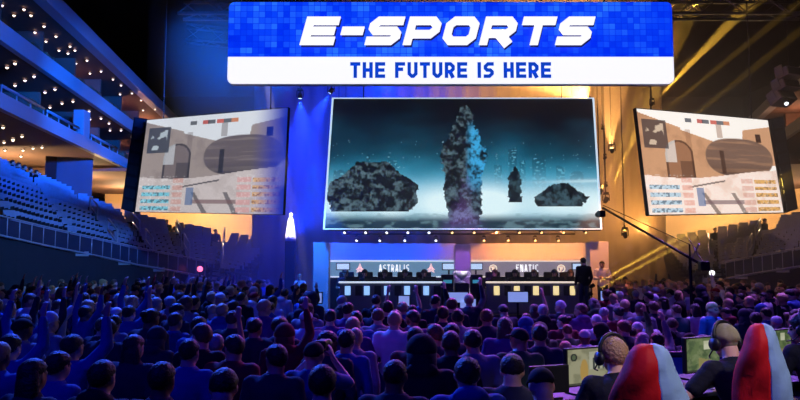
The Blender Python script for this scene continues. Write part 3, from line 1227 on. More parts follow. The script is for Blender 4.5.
def coplanar(a, b, c, px, py):
    """fourth corner of a flat screen: the sight line met with the plane of the other three"""
    n = (b - a).cross(c - a)
    d = ray(px, py)
    o = Vector((0, 0, CAMZ))
    return o + d * ((a - o).dot(n) / d.dot(n))


def screen(name, c4, label, img, strength, thick=0.18, rim=0.07, rim_mat=None, cat='screen'):
    c = (c4[0] + c4[2]) / 2
    e = empty(name, c, 0, label, cat)
    loc = [q - c for q in c4]
    n = (loc[1] - loc[0]).cross(loc[3] - loc[0]).normalized()
    if n.y < 0:
        n = -n
    mb = MB()
    mb.slab4(loc, thick)
    obj('housing', mb, M_blackmetal, e)
    mb = MB()
    ctr = Vector((0, 0, 0))
    for i in range(4):
        a, b = loc[i], loc[(i + 1) % 4]
        ia, ib = a * (1 - rim / a.length), b * (1 - rim / b.length)
        f = -n * 0.03
        mb.hexa([a, b, ib, ia, a + f, b + f, ib + f, ia + f])
    obj('rim', mb, rim_mat or M_blackmetal, e)
    sc = screen_face('display', c4, img, picture_mat(name + '_picture', strength), e, c, 0.006)
    return e


M_rim = mat('lit_white_rim', (0.8, 0.9, 0.95), emit=(0.62, 0.85, 1.0), strength=0.95)
c4 = [P(332, 98, 22.4), P(594, 98, 22.4), P(602, 229.5, 21.8), P(323, 229.5, 21.8)]
screen('centre_screen', c4, 'huge centre screen over the stage showing dark rocks in cold misty light', pic_landscape(), 1.0, 0.25, 0.06, M_rim)
c4l = [P(147, 120, 23.3), P(289, 107.5, 20.4), P(284, 215, 20.2)]
c4l.append(coplanar(*c4l, 135, 212))
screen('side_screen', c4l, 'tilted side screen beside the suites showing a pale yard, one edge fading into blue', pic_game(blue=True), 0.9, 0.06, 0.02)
c4r = [P(635, 108, 20.8), P(768, 120, 23.0), P(784, 213, 22.8)]
c4r.append(coplanar(*c4r, 648, 215.5))
screen('side_screen', c4r, 'tilted side screen in brown haze showing a bright sandy yard with a round tank', pic_game(blue=False), 1.05, 0.1, 0.03)

# cables and dark equipment columns beside the side screens
for c, nm in ((c4, 'centre'), (c4l, 'blue-lit side'), (c4r, 'brown-lit side')):
    for q, w in ((c[0].lerp(c[1], 0.12), 'first'), (c[0].lerp(c[1], 0.88), 'second')):
        mb = MB()
        mb.tube([q + Vector((0, 0.12, -0.02)), q + Vector((0, 0.12, 17.05 - q.z))], 0.02, 6)
        tag(obj('hanging_cable', mb, M_blackmetal), '%s steel cable holding up the %s screen' % (w, nm), 'cable')
for quad, nm in (([P(134, 117, 23.6), P(147, 119, 23.5), P(134.5, 213, 23.5), P(121, 209, 23.6)], 'blue-lit'), ([P(769, 119, 23.2), P(783, 117, 23.4), P(798, 209, 23.4), P(785, 213, 23.2)], 'brown-lit')):
    c = (quad[0] + quad[2]) / 2
    e = empty('equipment_column', c, 0, 'dark column of stacked panels hung along the outer edge of %s screen' % nm, 'equipment column')
    mb = MB()
    loc = [q - c for q in quad]
    mb.slab4(loc, 0.25)
    obj('body', mb, mat('column_black', rgb(22, 24, 32), 0.5, vary=0.2), e)
    n = (loc[1] - loc[0]).cross(loc[3] - loc[0]).normalized() * -1
    if n.y > 0:
        n = -n
    for k in range(8):
        a0, a1 = loc[0].lerp(loc[3], (k + 0.12) / 8), loc[0].lerp(loc[3], (k + 0.86) / 8)
        b0, b1 = loc[1].lerp(loc[2], (k + 0.12) / 8), loc[1].lerp(loc[2], (k + 0.86) / 8)
        f = n * 0.03
        A0, B0 = a0.lerp(b0, .14), a0.lerp(b0, .86)
        A1, B1 = a1.lerp(b1, .14), a1.lerp(b1, .86)
        mb = MB()
        mb.hexa([A1, B1, B0, A0, A1 + f, B1 + f, B0 + f, A0 + f])
        obj('panel', mb, mat('column_panel', rgb(34, 42, 56), 0.5, vary=0.4, scale=6), e)

# ------------------------------------------------------------------ the big hanging sign
def sign():
    Y = 15.0
    TL, BR = P(228.5, 1.5, Y), P(675, 84, Y)
    w = BR.x - TL.x
    h = TL.z - BR.z
    o = Vector((TL.x, Y, BR.z))
    e = empty('hanging_sign', o, 0, 'wide hanging sign reading E-SPORTS THE FUTURE IS HERE, blue above white', 'sign')
    kx = w / 446.5
    k = h / 82.5          # metres per photo pixel
    split = h * (84 - 57) / 82.5

    def rounded(x0, y0, x1, y1, r, corners):
        pts = []
        for (cx, cy, a0, on) in ((x1 - r, y0 + r, -90, corners[0]), (x1 - r, y1 - r, 0, corners[1]), (x0 + r, y1 - r, 90, corners[2]), (x0 + r, y0 + r, 180, corners[3])):
            if on:
                pts += [(cx + r * math.cos(math.radians(a0 + t)), cy + r * math.sin(math.radians(a0 + t))) for t in range(0, 91, 15)]
            else:
                s = {-90: (x1, y0), 0: (x1, y1), 90: (x0, y1), 180: (x0, y0)}[a0]
                pts.append(s)
        return pts
    ux, uz = Vector((1, 0, 0)), Vector((0, 0, 1))
    # board body
    mb = MB()
    mb.prism(rounded(0, 0, w, h, 0.13, (1, 1, 1, 1)), (0, 0.2, 0), ux, uz, 0.17)
    obj('board', mb, mat('sign_body', rgb(200, 208, 224), 0.4, bump=0.02), e)
    mb = MB()
    mb.prism(rounded(0.012, 0.012, w - 0.012, split, 0.12, (1, 0, 0, 1)), (0, 0.03, 0), ux, uz, 0.03)
    obj('lower_panel', mb, mat('sign_white', (0.9, 0.9, 0.9), 0.5, emit=(1, 1, 1), strength=0.97), e)
    mb = MB()
    mb.prism(rounded(0.012, split, w - 0.012, h - 0.012, 0.12, (0, 1, 1, 0)), (0, 0.03, 0), ux, uz, 0.03)
    # mosaic of blue squares
    m = bpy.data.materials.new('sign_blue_mosaic')
    m.use_nodes = True
    nt = m.node_tree
    b = nt.nodes['Principled BSDF']
    tc = nt.nodes.new('ShaderNodeTexCoord')
    sep = nt.nodes.new('ShaderNodeSeparateXYZ')
    nt.links.new(tc.outputs['Object'], sep.inputs[0])

    def layer(sz, thr):
        outs = []
        for ax in ('X', 'Z'):
            d = nt.nodes.new('ShaderNodeMath')
            d.operation = 'DIVIDE'
            d.inputs[1].default_value = sz
            nt.links.new(sep.outputs[ax], d.inputs[0])
            f = nt.nodes.new('ShaderNodeMath')
            f.operation = 'FLOOR'
            nt.links.new(d.outputs[0], f.inputs[0])
            g = nt.nodes.new('ShaderNodeMath')
            g.operation = 'FRACT'
            nt.links.new(d.outputs[0], g.inputs[0])
            gl = nt.nodes.new('ShaderNodeMath')
            gl.operation = 'GREATER_THAN'
            gl.inputs[1].default_value = thr
            nt.links.new(g.outputs[0], gl.inputs[0])
            outs.append((f, gl))
        cx = nt.nodes.new('ShaderNodeCombineXYZ')
        nt.links.new(outs[0][0].outputs[0], cx.inputs[0])
        nt.links.new(outs[1][0].outputs[0], cx.inputs[1])
        cx.inputs[2].default_value = sz * 10
        wn = nt.nodes.new('ShaderNodeTexWhiteNoise')
        wn.noise_dimensions = '3D'
        nt.links.new(cx.outputs[0], wn.inputs['Vector'])
        mn = nt.nodes.new('ShaderNodeMath')
        mn.operation = 'MULTIPLY'
        nt.links.new(outs[0][1].outputs[0], mn.inputs[0])
        nt.links.new(outs[1][1].outputs[0], mn.inputs[1])
        return wn, mn
    w1, g1 = layer(0.135, 0.07)
    w2, g2 = layer(0.27, 0.03)
    add = nt.nodes.new('ShaderNodeMath')
    add.operation = 'ADD'
    nt.links.new(w1.outputs['Value'], add.inputs[0])
    nt.links.new(w2.outputs['Value'], add.inputs[1])
    nz = nt.nodes.new('ShaderNodeTexNoise')
    nz.inputs['Scale'].default_value = 0.55
    nt.links.new(tc.outputs['Object'], nz.inputs['Vector'])
    ad2 = nt.nodes.new('ShaderNodeMath')
    ad2.operation = 'MULTIPLY_ADD'
    ad2.inputs[1].default_value = 2.2
    nt.links.new(nz.outputs['Fac'], ad2.inputs[0])
    nt.links.new(add.outputs[0], ad2.inputs[2])
    dv = nt.nodes.new('ShaderNodeMath')
    dv.operation = 'MULTIPLY'
    dv.inputs[1].default_value = 0.25
    nt.links.new(ad2.outputs[0], dv.inputs[0])
    cr = nt.nodes.new('ShaderNodeValToRGB')
    el = cr.color_ramp.elements
    el[0].position = 0.30
    el[0].color = (*rgb(0, 44, 236), 1)
    el[1].position = 0.78
    el[1].color = (*rgb(40, 116, 255), 1)
    k1 = el.new(0.52)
    k1.color = (*rgb(8, 66, 248), 1)
    nt.links.new(dv.outputs[0], cr.inputs[0])
    mg = nt.nodes.new('ShaderNodeMix')
    mg.data_type = 'RGBA'
    mg.inputs[6].default_value = (*rgb(0, 40, 222), 1)
    nt.links.new(g1.outputs[0], mg.inputs[0])
    nt.links.new(cr.outputs[0], mg.inputs[7])
    nt.links.new(mg.outputs[2], b.inputs['Emission Color'])
    b.inputs['Emission Strength'].default_value = 1.0
    b.inputs['Base Color'].default_value = (0.0, 0.02, 0.4, 1)
    obj('upper_panel', mb, m, e)
    # lettering
    q, by_letter = lettering('E-SPORTS', 288 * kx, 28 * k, 8.0 * k, 4.5 * k, {'-': 0.66, 'T': 1.0}, 0.4, 0.26)
    obj('title_shadow', text_mb(q, ((302 - 228.5) * kx, 0.0, (84 - 47.3) * k), ux, uz, 0.012), mat('sign_navy', rgb(4, 14, 110), 0.5, bump=0.02), e)
    for lq in by_letter:
        obj('letter', text_mb(lq, ((301 - 228.5) * kx, -0.045, (84 - 46) * k), ux, uz, 0.045), mat('sign_letter_white', (0.95, 0.95, 0.95), 0.4, emit=(1, 1, 1), strength=1.0), e)
    q, by_letter = lettering('THE FUTURE IS HERE', 200 * kx, 15.5 * k, 3.4 * k, 2.2 * k, {'I': 0.42}, 0.52, 0.0)
    for lq in by_letter:
        obj('slogan_letter', text_mb(lq, ((351.5 - 228.5) * kx, -0.02, (84 - 78.3) * k), ux, uz, 0.02), mat('sign_letter_blue', rgb(8, 62, 190), 0.5, emit=rgb(14, 76, 205), strength=0.75), e)
    for i, xx in enumerate((0.15, 0.85)):
        mb = MB()
        mb.tube([o + Vector((w * xx, 0.12, h - 0.02)), Vector((o.x + w * xx, o.y + 0.12, 17.05))], 0.02, 6)
        tag(obj('hanging_cable', mb, M_blackmetal), '%s steel cable holding up the wide lettered sign' % ORD[i + 1], 'cable')


sign()

# ------------------------------------------------------------------ the stage
M_stage = mat('stage_black', rgb(26, 26, 36), 0.5, bump=0.05)
M_shell = mat('shell_white', rgb(225, 222, 222), 0.6, bump=0.02)
sx = lambda px, Y=22.0: P(px, 260, Y).x
sz = lambda py, Y=22.0: P(400, py, Y).z
SZ = 0.8
mb = MB()
mb.bbox(((sx(300) + sx(622)) / 2, 23.2, SZ / 2), (sx(622) - sx(300), 5.0, SZ), 0.04)
tag(obj('stage_platform', mb, M_stage), 'low black stage platform carrying both team desks', 'stage')

# curved shell wall in two halves with towers at its ends and a pillar between
def shell(px0, px1, bend, label):
    mb = MB()
    N = 24
    rings = []
    for k in range(N + 1):
        t = k / N
        px = px0 + (px1 - px0) * t
        y = 24.6 - bend(t)
        top = sz(243.0, 24.0) + 0.10 * (abs(t - 0.5) * 2 if False else 0)
        a = P(px, 260, y)
        rings.append([Vector((a.x, y, SZ)), Vector((a.x, y + 0.12, SZ)), Vector((a.x, y + 0.12, top)), Vector((a.x, y, top))])
    mb.loft(rings)
    return tag(obj('stage_shell_wall', mb, M_shell, smooth=False), label, 'stage wall')


shell(329, 456, lambda t: 1.15 * (1 - min(1, t / 0.55)) ** 2, 'curved white stage wall washed blue behind the first team desk')
shell(470, 591, lambda t: 1.15 * (max(0, t - 0.45) / 0.55) ** 2, 'curved white stage wall washed orange behind the second team desk')
for a, b, top, lab in ((313, 329, 242.5, 'blue-lit square tower at the end of the stage wall'), (590, 609, 241.5, 'orange-lit square tower at the end of the stage wall'), (455, 471, 244.5, 'violet-lit square pillar between the two stage walls')):
    Y = 22.2
    mb = MB()
    mb.bbox(((sx(a, Y) + sx(b, Y)) / 2, Y + 0.25, (SZ + sz(top, Y)) / 2), (sx(b, Y) - sx(a, Y), 0.5, sz(top, Y) - SZ), 0.03)
    tag(obj('stage_tower', mb, M_shell), lab, 'tower')

# wash lamps of the stage
spot((sx(350), 22.7, 3.35), (sx(352), 24.5, 2.75), (0.003, 0.055, 1.0), 300, 112, 0.8, 0.1)
spot((sx(415), 22.7, 3.35), (sx(415), 24.5, 2.75), (0.003, 0.06, 1.0), 300, 112, 0.8, 0.1)
spot((sx(502), 22.7, 3.35), (sx(502), 24.5, 2.75), (1.0, 0.33, 0.10), 380, 112, 0.8, 0.1)
spot((sx(565), 22.7, 3.35), (sx(565), 24.5, 2.75), (1.0, 0.33, 0.10), 380, 112, 0.8, 0.1)
spot((sx(463), 20.6, 5.2), (sx(463), 22.2, 2.3), (0.5, 0.16, 1.0), 520, 45, 0.8, 0.1)
spot((sx(318), 20.4, 5.4), (sx(320), 22.2, 2.2), (0.012, 0.17, 1.0), 1500, 45, 0.8, 0.1)
spot((sx(602), 20.4, 5.4), (sx(600), 22.2, 2.2), (1.0, 0.36, 0.12), 900, 45, 0.8, 0.1)
spot((sx(385), 19.9, 5.2), (sx(392), 22, 1.9), (0.35, 0.5, 1.0), 45, 60, 0.8, 0.1)
spot((sx(530), 19.9, 5.2), (sx(530), 22, 1.9), (1.0, 0.66, 0.5), 60, 60, 0.8, 0.1)


def emblem(kind, c, s, parent, m):
    """team emblem as raised strokes on the name board, facing the hall"""
    mb = MB()
    q = []
    if kind == 'star':
        q += ribbon([(0, 1), (0.30, 0.1), (0.62, -0.75), (0.25, -0.6), (0, -0.28), (-0.25, -0.6), (-0.62, -0.75), (-0.30, 0.1)], 0.26, True)
        q += ribbon([(-0.9, -0.25), (-0.2, 0.15), (0.2, 0.15), (0.9, -0.25)], 0.2)
    else:
        q += ribbon([(math.cos(t * math.pi / 6) * 0.85, math.sin(t * math.pi / 6) * 0.85) for t in range(12)], 0.24, True)
        q += ribbon([(-0.45, 0.35), (0.45, 0.35)], 0.24) + ribbon([(-0.1, 0.35), (-0.1, -0.55)], 0.24) + ribbon([(-0.1, -0.05), (0.4, -0.05)], 0.2)
    for k in q:
        mb.prism([(a * s, b * s) for a, b in k], c, (1, 0, 0), (0, 0, 1), 0.02)
    obj('emblem', mb, m, parent)


M_board = mat('name_board_face', rgb(70, 96, 116), 0.4, emit=rgb(104, 140, 172), strength=0.9)
M_board2 = mat('name_board_face_warm', rgb(110, 104, 112), 0.4, emit=rgb(134, 124, 138), strength=0.9)
M_ledstrip = mat('led_strip', (0.9, 0.95, 1), emit=(0.75, 0.88, 1.0), strength=0.85)
M_ledwarm = mat('led_strip_warm', (1, 0.95, 0.85), emit=(1.0, 0.84, 0.66), strength=0.85)
M_letter = mat('lit_letter', (0.9, 0.9, 0.9), emit=(0.95, 0.95, 1.0), strength=1.0)
M_emb = mat('lit_emblem', (0.9, 0.5, 0.5), emit=(1.0, 0.62, 0.66), strength=1.0)
M_emb2 = mat('lit_emblem_warm', (0.9, 0.6, 0.4), emit=(1.0, 0.78, 0.6), strength=1.0)
M_monitor = mat('small_display', (0.2, 0.25, 0.3), emit=rgb(190, 216, 255), strength=1.0)


def name_board(px0, px1, text, tpx0, tpx1, emb, kind, mats, ledm, embm, label):
    Y = 23.0
    x0, x1 = sx(px0, Y), sx(px1, Y)
    z0, z1 = sz(276.5, Y), sz(261.5, Y)
    o = Vector(((x0 + x1) / 2, Y, SZ))
    e = empty('name_board', o, 0, label, 'sign')
    mb = MB()
    mb.bbox((0, 0.08, (z0 + z1) / 2 - SZ), (x1 - x0, 0.12, z1 - z0), 0.02)
    obj('face', mb, mats, e)
    mb = MB()
    mb.bbox((0, 0.02, z1 - SZ + 0.02), (x1 - x0 + 0.04, 0.1, 0.05), 0.015)
    obj('top_strip', mb, ledm, e)
    mb = MB()
    mb.bbox((0, 0.02, z0 - SZ - 0.01), (x1 - x0 + 0.04, 0.1, 0.04), 0.012)
    obj('bottom_strip', mb, ledm, e)
    mb = MB()
    mb.bbox((0, 0.12, (z0 - SZ) / 2), (x1 - x0 - 0.1, 0.2, z0 - SZ), 0.02)
    obj('plinth', mb, M_stage, e)
    k = (x1 - x0) / (px1 - px0)
    q, by_letter = lettering(text, (tpx1 - tpx0) * k, 7.0 * k, 0.95 * k, 1.2 * k, {'I': 0.45}, 0.5)
    obj('lettering', text_mb(q, (sx(tpx0, Y) - o.x, 0.0, sz(271.6, Y) - SZ), (1, 0, 0), (0, 0, 1), 0.02), M_letter, e)
    for px in emb:
        emblem(kind, (sx(px, Y) - o.x, 0.0, sz(268.6, Y) - SZ), 4.2 * k, e, embm)


name_board(328, 455, 'ASTRALIS', 379, 409, (360, 431), 'star', M_board, M_ledstrip, M_emb, 'long blue-grey lit team name board behind the blue-lit desk')
name_board(470, 594, 'FNATIC', 516, 538, (493, 561), 'ring', M_board2, M_ledwarm, M_emb2, 'long grey lit team name board behind the warm-lit desk')


def small_monitor(px, py, Y, w, h, label, stand_z=SZ, group=None, m=None):
    p = P(px, py, Y)
    e = empty('display_monitor', (p.x, Y, stand_z), 0, label, 'monitor', group)
    z = p.z - stand_z
    mb = MB()
    mb.bbox((0, 0.04, z), (w, 0.06, h), 0.02)
    obj('housing', mb, M_blackmetal, e)
    mb = MB()
    mb.bbox((0, 0.0, z), (w - 0.06, 0.02, h - 0.06), 0.006)
    obj('display', mb, m or M_monitor, e)
    mb = MB()
    mb.tube([(0, 0.06, 0.02), (0, 0.06, z)], 0.03, 8)
    mb.bbox((0, 0.06, 0.015), (0.3, 0.2, 0.03), 0.01)
    obj('stand', mb, M_blackmetal, e)


for px, lab in ((343, 'bright display at the outer end of the blue team name board'), (449, 'bright display at the pillar end of the blue team name board'), (476, 'bright display at the pillar end of the grey team name board'), (579, 'bright display at the outer end of the grey team name board')):
    small_monitor(px, 266.5, 22.85, 0.46, 0.24, lab, group='displays beside the name boards')

# team desks with front light panels, monitors on top
M_deskfront = mat('desk_front', rgb(92, 98, 116), 0.5, bump=0.03)
M_lightpanel = mat('desk_light_panel', (0.8, 0.9, 1), emit=rgb(150, 200, 255), strength=1.0)
M_lightpanel2 = mat('desk_light_panel_warm', (1, 0.95, 0.7), emit=rgb(250, 226, 150), strength=0.95)
DY = 21.3


def team_desk(px0, px1, lights, lm, ledm, label):
    x0, x1 = sx(px0, DY), sx(px1, DY)
    zt = sz(282.5, DY)
    o = Vector(((x0 + x1) / 2, DY, SZ))
    e = empty('team_desk', o, 0, label, 'desk')
    h = zt - SZ
    mb = MB()
    mb.bbox((0, 0, h / 2), (x1 - x0, 0.12, h), 0.02)
    obj('front', mb, M_deskfront, e)
    mb = MB()
    mb.bbox((0, 0.42, 0.72), (x1 - x0 - 0.1, 0.72, 0.04), 0.015)
    obj('desktop', mb, M_stage, e)
    mb = MB()
    mb.bbox((0, -0.1, h + 0.01), (x1 - x0 + 0.06, 0.05, 0.05), 0.015)
    obj('light_strip', mb, ledm, e)
    for s in (-1, 1):
        mb = MB()
        mb.bbox((s * (x1 - x0) / 2 - s * 0.04, 0.42, 0.35), (0.06, 0.6, 0.7), 0.01)
        obj('side_panel', mb, M_deskfront, e)
    zc = sz(290.5, DY) - SZ
    for px in lights:
        mb = MB()
        mb.bbox((sx(px, DY) - o.x, -0.07, zc), (0.17, 0.03, 0.27), 0.01)
        obj('light_panel', mb, lm, e)
        mb = MB()
        mb.bbox((sx(px, DY) - o.x + 0.33, -0.07, zc), (0.2, 0.03, 0.30), 0.01)
        obj('dark_panel', mb, M_stage, e)
    return SZ + 0.74


PX_B = [348, 367, 387, 407, 426]
PX_O = [496, 516, 535, 555, 571]
zt = team_desk(340, 441, PX_B, M_lightpanel, M_ledstrip, 'blue-lit team desk with five light panels on its front')
team_desk(486, 588, PX_O, M_lightpanel2, M_ledwarm, 'warm-lit team desk with five yellow light panels on its front')
for xs, team in ((PX_B, 'blue-lit'), (PX_O, 'warm-lit')):
    for i, px in enumerate(xs):
        e = empty('player_monitor', (sx(px, DY) + 0.12, DY + 0.24, zt), 0, 'dark back of player monitor on the %s team desk, %s from the left' % (team, ORD[i + 1]), 'monitor', 'player monitors on the team desks')
        mb = MB()
        mb.bbox((0, 0, 0.245), (0.40, 0.04, 0.23), 0.012)
        obj('housing', mb, M_blackmetal, e)
        mb = MB()
        mb.bbox((0, 0.02, 0.008), (0.2, 0.15, 0.016), 0.004)
        mb.tube([(0, 0.03, 0.01), (0, 0.03, 0.2)], 0.02, 6)
        obj('stand', mb, M_blackmetal, e)

# trophy on its plinth in front of the pillar, dark cabinets on both sides of it
mb = MB()
Yt = 21.4
mb.bbox((sx(461.5, Yt), Yt, (SZ + sz(283, Yt)) / 2), (0.42, 0.42, sz(283, Yt) - SZ), 0.03)
tag(obj('trophy_plinth', mb, M_stage), 'dark square plinth under the trophy in front of the pillar', 'plinth')
e = empty('trophy', (sx(461.5, Yt), Yt, sz(283, Yt)), 0, 'bright silver trophy cup with handles on the dark plinth', 'trophy')
M_silver = mat('trophy_silver', rgb(235, 235, 240), 0.3, metal=0.3, bump=0.02, emit=(1, 1, 1), strength=0.0)
mb = MB()
mb.lathe([(0.001, 0), (0.12, 0), (0.12, 0.04), (0.04, 0.07), (0.04, 0.13), (0.14, 0.2), (0.19, 0.36), (0.17, 0.36), (0.12, 0.21), (0.001, 0.17)], n=16)
obj('cup', mb, M_silver, e, True)
for s in (-1, 1):
    mb = MB()
    mb.tube([(s * (0.14 + 0.13 * math.sin(t)), 0, 0.26 + 0.1 * math.cos(t)) for t in [math.pi * k / 8 for k in range(9)]], 0.022, 6)
    obj('handle', mb, M_silver, e, True)
spot((sx(461), 19.6, 4.4), (sx(461.5), Yt, 2.1), (1, 0.95, 1), 700, 12, 0.5, 0.05)
for px, lab in ((447, 'dark equipment cabinet between blue desk and the trophy'), (476, 'dark equipment cabinet between trophy and the warm-lit desk')):
    Yc = 21.5
    x = sx(px, Yc)
    e = empty('equipment_cabinet', (x, Yc, SZ), 0, lab, 'cabinet')
    hh = sz(274.5, Yc) - SZ
    mb = MB()
    mb.bbox((0, 0, hh / 2), (0.36, 0.4, hh), 0.02)
    obj('body', mb, M_stage, e)
    mb = MB()
    mb.bbox((0, -0.21, hh * 0.82), (0.26, 0.02, 0.1), 0.006)
    obj('status_panel', mb, mat('cabinet_panel', rgb(90, 170, 180), 0.4, emit=rgb(60, 150, 170), strength=0.7), e)
    mb = MB()
    mb.bbox((0, -0.21, hh * 0.4), (0.28, 0.02, hh * 0.55), 0.006)
    obj('door', mb, M_blackmetal, e)

# floor monitors in front of the stage
for px, py, w, lab in ((313, 298, 0.55, 'bright floor monitor beyond the blue tower end of the stage'), (404, 301, 0.36, 'bright floor monitor before the blue-lit desk'), (458, 297.5, 0.62, 'wide bright floor monitor in front of the trophy plinth'), (468, 304, 0.5, 'lower bright floor monitor in front of the trophy plinth'), (518, 297, 0.62, 'bright floor monitor before the warm-lit desk'), (610, 296, 0.58, 'bright floor monitor beyond the orange tower end of the stage')):
    small_monitor(px, py, 19.9, w, 0.34, lab, 0.0, 'floor monitors in front of the stage', mat('floor_display', (0.2, 0.25, 0.3), emit=rgb(130, 150, 225), strength=0.9))

# white tapered statue on a dark column beside the stage
Ys = 24.6
p = P(290.5, 241, Ys)
e = empty('statue', p, 0, 'slim white statue on a dark column beside the blue tower', 'statue')
mb = MB()
mb.lathe([(0.001, 0), (0.2, 0), (0.19, 0.1), (0.16, 0.35), (0.12, 0.62), (0.09, 0.78), (0.04, 0.84), (0.06, 0.9), (0.06, 0.97), (0.001, 1.02)], n=14)
obj('figure', mb, mat('statue_white', rgb(238, 236, 236), 0.5, bump=0.04, scale=8), e, True)
mb = MB()
mb.bbox((0, 0, -p.z / 2), (0.34, 0.34, p.z), 0.03)
obj('column', mb, M_stage, e)
spot((p.x - 0.3, 19.5, 9.5), (p.x, Ys, p.z + 0.5), (1, 0.9, 0.8), 22000, 5.5, 0.3, 0.05)
spot((p.x + 0.2, 17.5, 9.0), P(300, 284, 22.6), (1, 0.9, 0.9), 6000, 6, 0.3, 0.05)

# ------------------------------------------------------------------ line-array loudspeakers hung at the right
for k, (px, py) in enumerate(((789, 74), (786, 87), (782, 99))):
    p = P(px, py, 24)
    e = empty('line_array_speaker', p, 0, '%s grey line-array loudspeaker from the top, hung above the brown-lit screen' % ORD[k + 1], 'loudspeaker', 'hung line-array loudspeakers')
    R = Matrix.Rotation(0.4, 3, 'Z') @ Matrix.Rotation(-0.15 * k - 0.2, 3, 'X')
    mb = MB()
    mb.bbox((0, 0, 0), (0.8, 0.5, 0.34), 0.03, R)
    obj('cabinet', mb, mat('speaker_grey', rgb(120, 112, 118), 0.6, bump=0.05), e)
    mb = MB()
    mb.bbox(R @ Vector((0, -0.26, 0)), (0.7, 0.03, 0.26), 0.01, R)
    obj('grille', mb, M_blackmetal, e)
    for s in (-1, 1):
        mb = MB()
        mb.bbox(R @ Vector((s * 0.41, 0.05, 0.1)), (0.03, 0.3, 0.36), 0.01, R)
        obj('bracket', mb, M_steel, e)
mb = MB()
mb.tube([P(789, 74, 24) + Vector((0, 0, 0.1)), Vector((P(789, 74, 24).x, 24, 17.05))], 0.02, 6)
tag(obj('hanging_cable', mb, M_blackmetal), 'steel cable holding up the stack of line-array loudspeakers', 'cable')
p = P(786, 103, 23.5)
moving_head(p, p + Vector((-0.3, -1, -0.6)), 'small bright lamp under the line-array loudspeakers', None, M_lens_w, 0.5)

# red lamp at the end of the blue-lit stand's rail
p = P(200, 269, 26.2)
e = empty('warning_lamp', (p.x, p.y, 0), 0, 'glowing red lamp on a post at the end of the blue stand rail', 'lamp')
mb = MB()
mb.tube([(0, 0, 0), (0, 0, p.z - 0.08)], 0.04, 8)
obj('post', mb, M_blackmetal, e)
mb = MB()
mb.ball((0, 0, p.z), 0.11)
obj('lens', mb, mat('red_lens', (1, 0.2, 0.3), emit=(1.0, 0.16, 0.30), strength=2.5), e, True)
p = P(712, 273, 24.0)
e = empty('rail_lamp', (p.x, p.y, 0), 0, 'small white lamp on a post at the end of the brown stand rail', 'lamp')
mb = MB()
mb.tube([(0, 0, 0), (0, 0, p.z - 0.06)], 0.04, 8)
obj('post', mb, M_blackmetal, e)
mb = MB()
mb.ball((0, 0, p.z), 0.09)
obj('lens', mb, M_lens_w, e, True)

# camera crane over the crowd
tip, piv, end = P(603, 208, 19.0), P(690, 258, 15.5), P(704, 266, 15.0)
base = Vector((piv.x, piv.y, 0.0))
e = empty('camera_crane', base, 0, 'long dark camera crane arm reaching over the crowd beside the stage', 'camera crane')
mb = MB()
mb.tube([tip - base, end - base], 0.03, 8)
obj('arm', mb, M_blackmetal, e, True)
mb = MB()
up = Vector((0, 0, 0.25))
mb.tube([tip - base + up * 0.3, piv - base + up * 1.2], 0.01, 6)
mb.tube([piv - base, piv - base + up * 1.2], 0.02, 6)
mb.tube([piv - base + up * 1.6, end - base + up * 0.2], 0.012, 6)
obj('tension_cable', mb, M_blackmetal, e)
mb = MB()
mb.bbox(tip - base + Vector((-0.05, 0, -0.16)), (0.16, 0.3, 0.18), 0.03)
mb.lathe([(0.07, 0), (0.08, 0.2)], c=tip - base + Vector((-0.05, 0.14, -0.16)), n=10, M=Matrix.Rotation(-math.pi / 2, 3, 'X'))
obj('camera_head', mb, M_blackmetal, e)
mb = MB()
mb.bbox(end - base, (0.2, 0.18, 0.2), 0.03)
obj('counterweight', mb, M_blackmetal, e)
mb = MB()
mb.tube([(0, 0, 0.3), piv - base], 0.035, 8)
for k in range(3):
    a = k * 2.094
    mb.tube([(0, 0, 1.0), (0.5 * math.cos(a), 0.5 * math.sin(a), 0.0)], 0.03, 6)
obj('tripod', mb, M_blackmetal, e)
mb = MB()
mb.tube([piv - base + Vector((0.05, 0, 0)), P(699, 244, 15.2) - base], 0.018, 6)
obj('control_handle', mb, M_railmetal, e)

# ------------------------------------------------------------------ people
def temp_eval(mb, voxel, smooth=3):
    """merge overlapping pieces into one continuous surface"""
    me = mb.mesh('tmp')
    o = bpy.data.objects.new('tmp', me)
    COL.objects.link(o)
    m = o.modifiers.new('r', 'REMESH')
    m.mode = 'VOXEL'
    m.voxel_size = voxel
    m.use_smooth_shade = True
    s = o.modifiers.new('s', 'SMOOTH')
    s.iterations = smooth
    s.factor = 0.5
    dg = bpy.context.evaluated_depsgraph_get()
    dg.update()
    out = bpy.data.meshes.new_from_object(o.evaluated_get(dg))
    bpy.data.objects.remove(o)
    bpy.data.meshes.remove(me)
    out.materials.clear()
    out.polygons.foreach_set('use_smooth', [True] * len(out.polygons))
    return out


def V3(*a):
    return Vector(a)


def ring_at(c, side, fwd, rx, ry, n=16):
    return [c + side * (rx * math.cos(t)) + fwd * (ry * math.sin(t)) for t in [2 * math.pi * k / n for k in range(n)]]


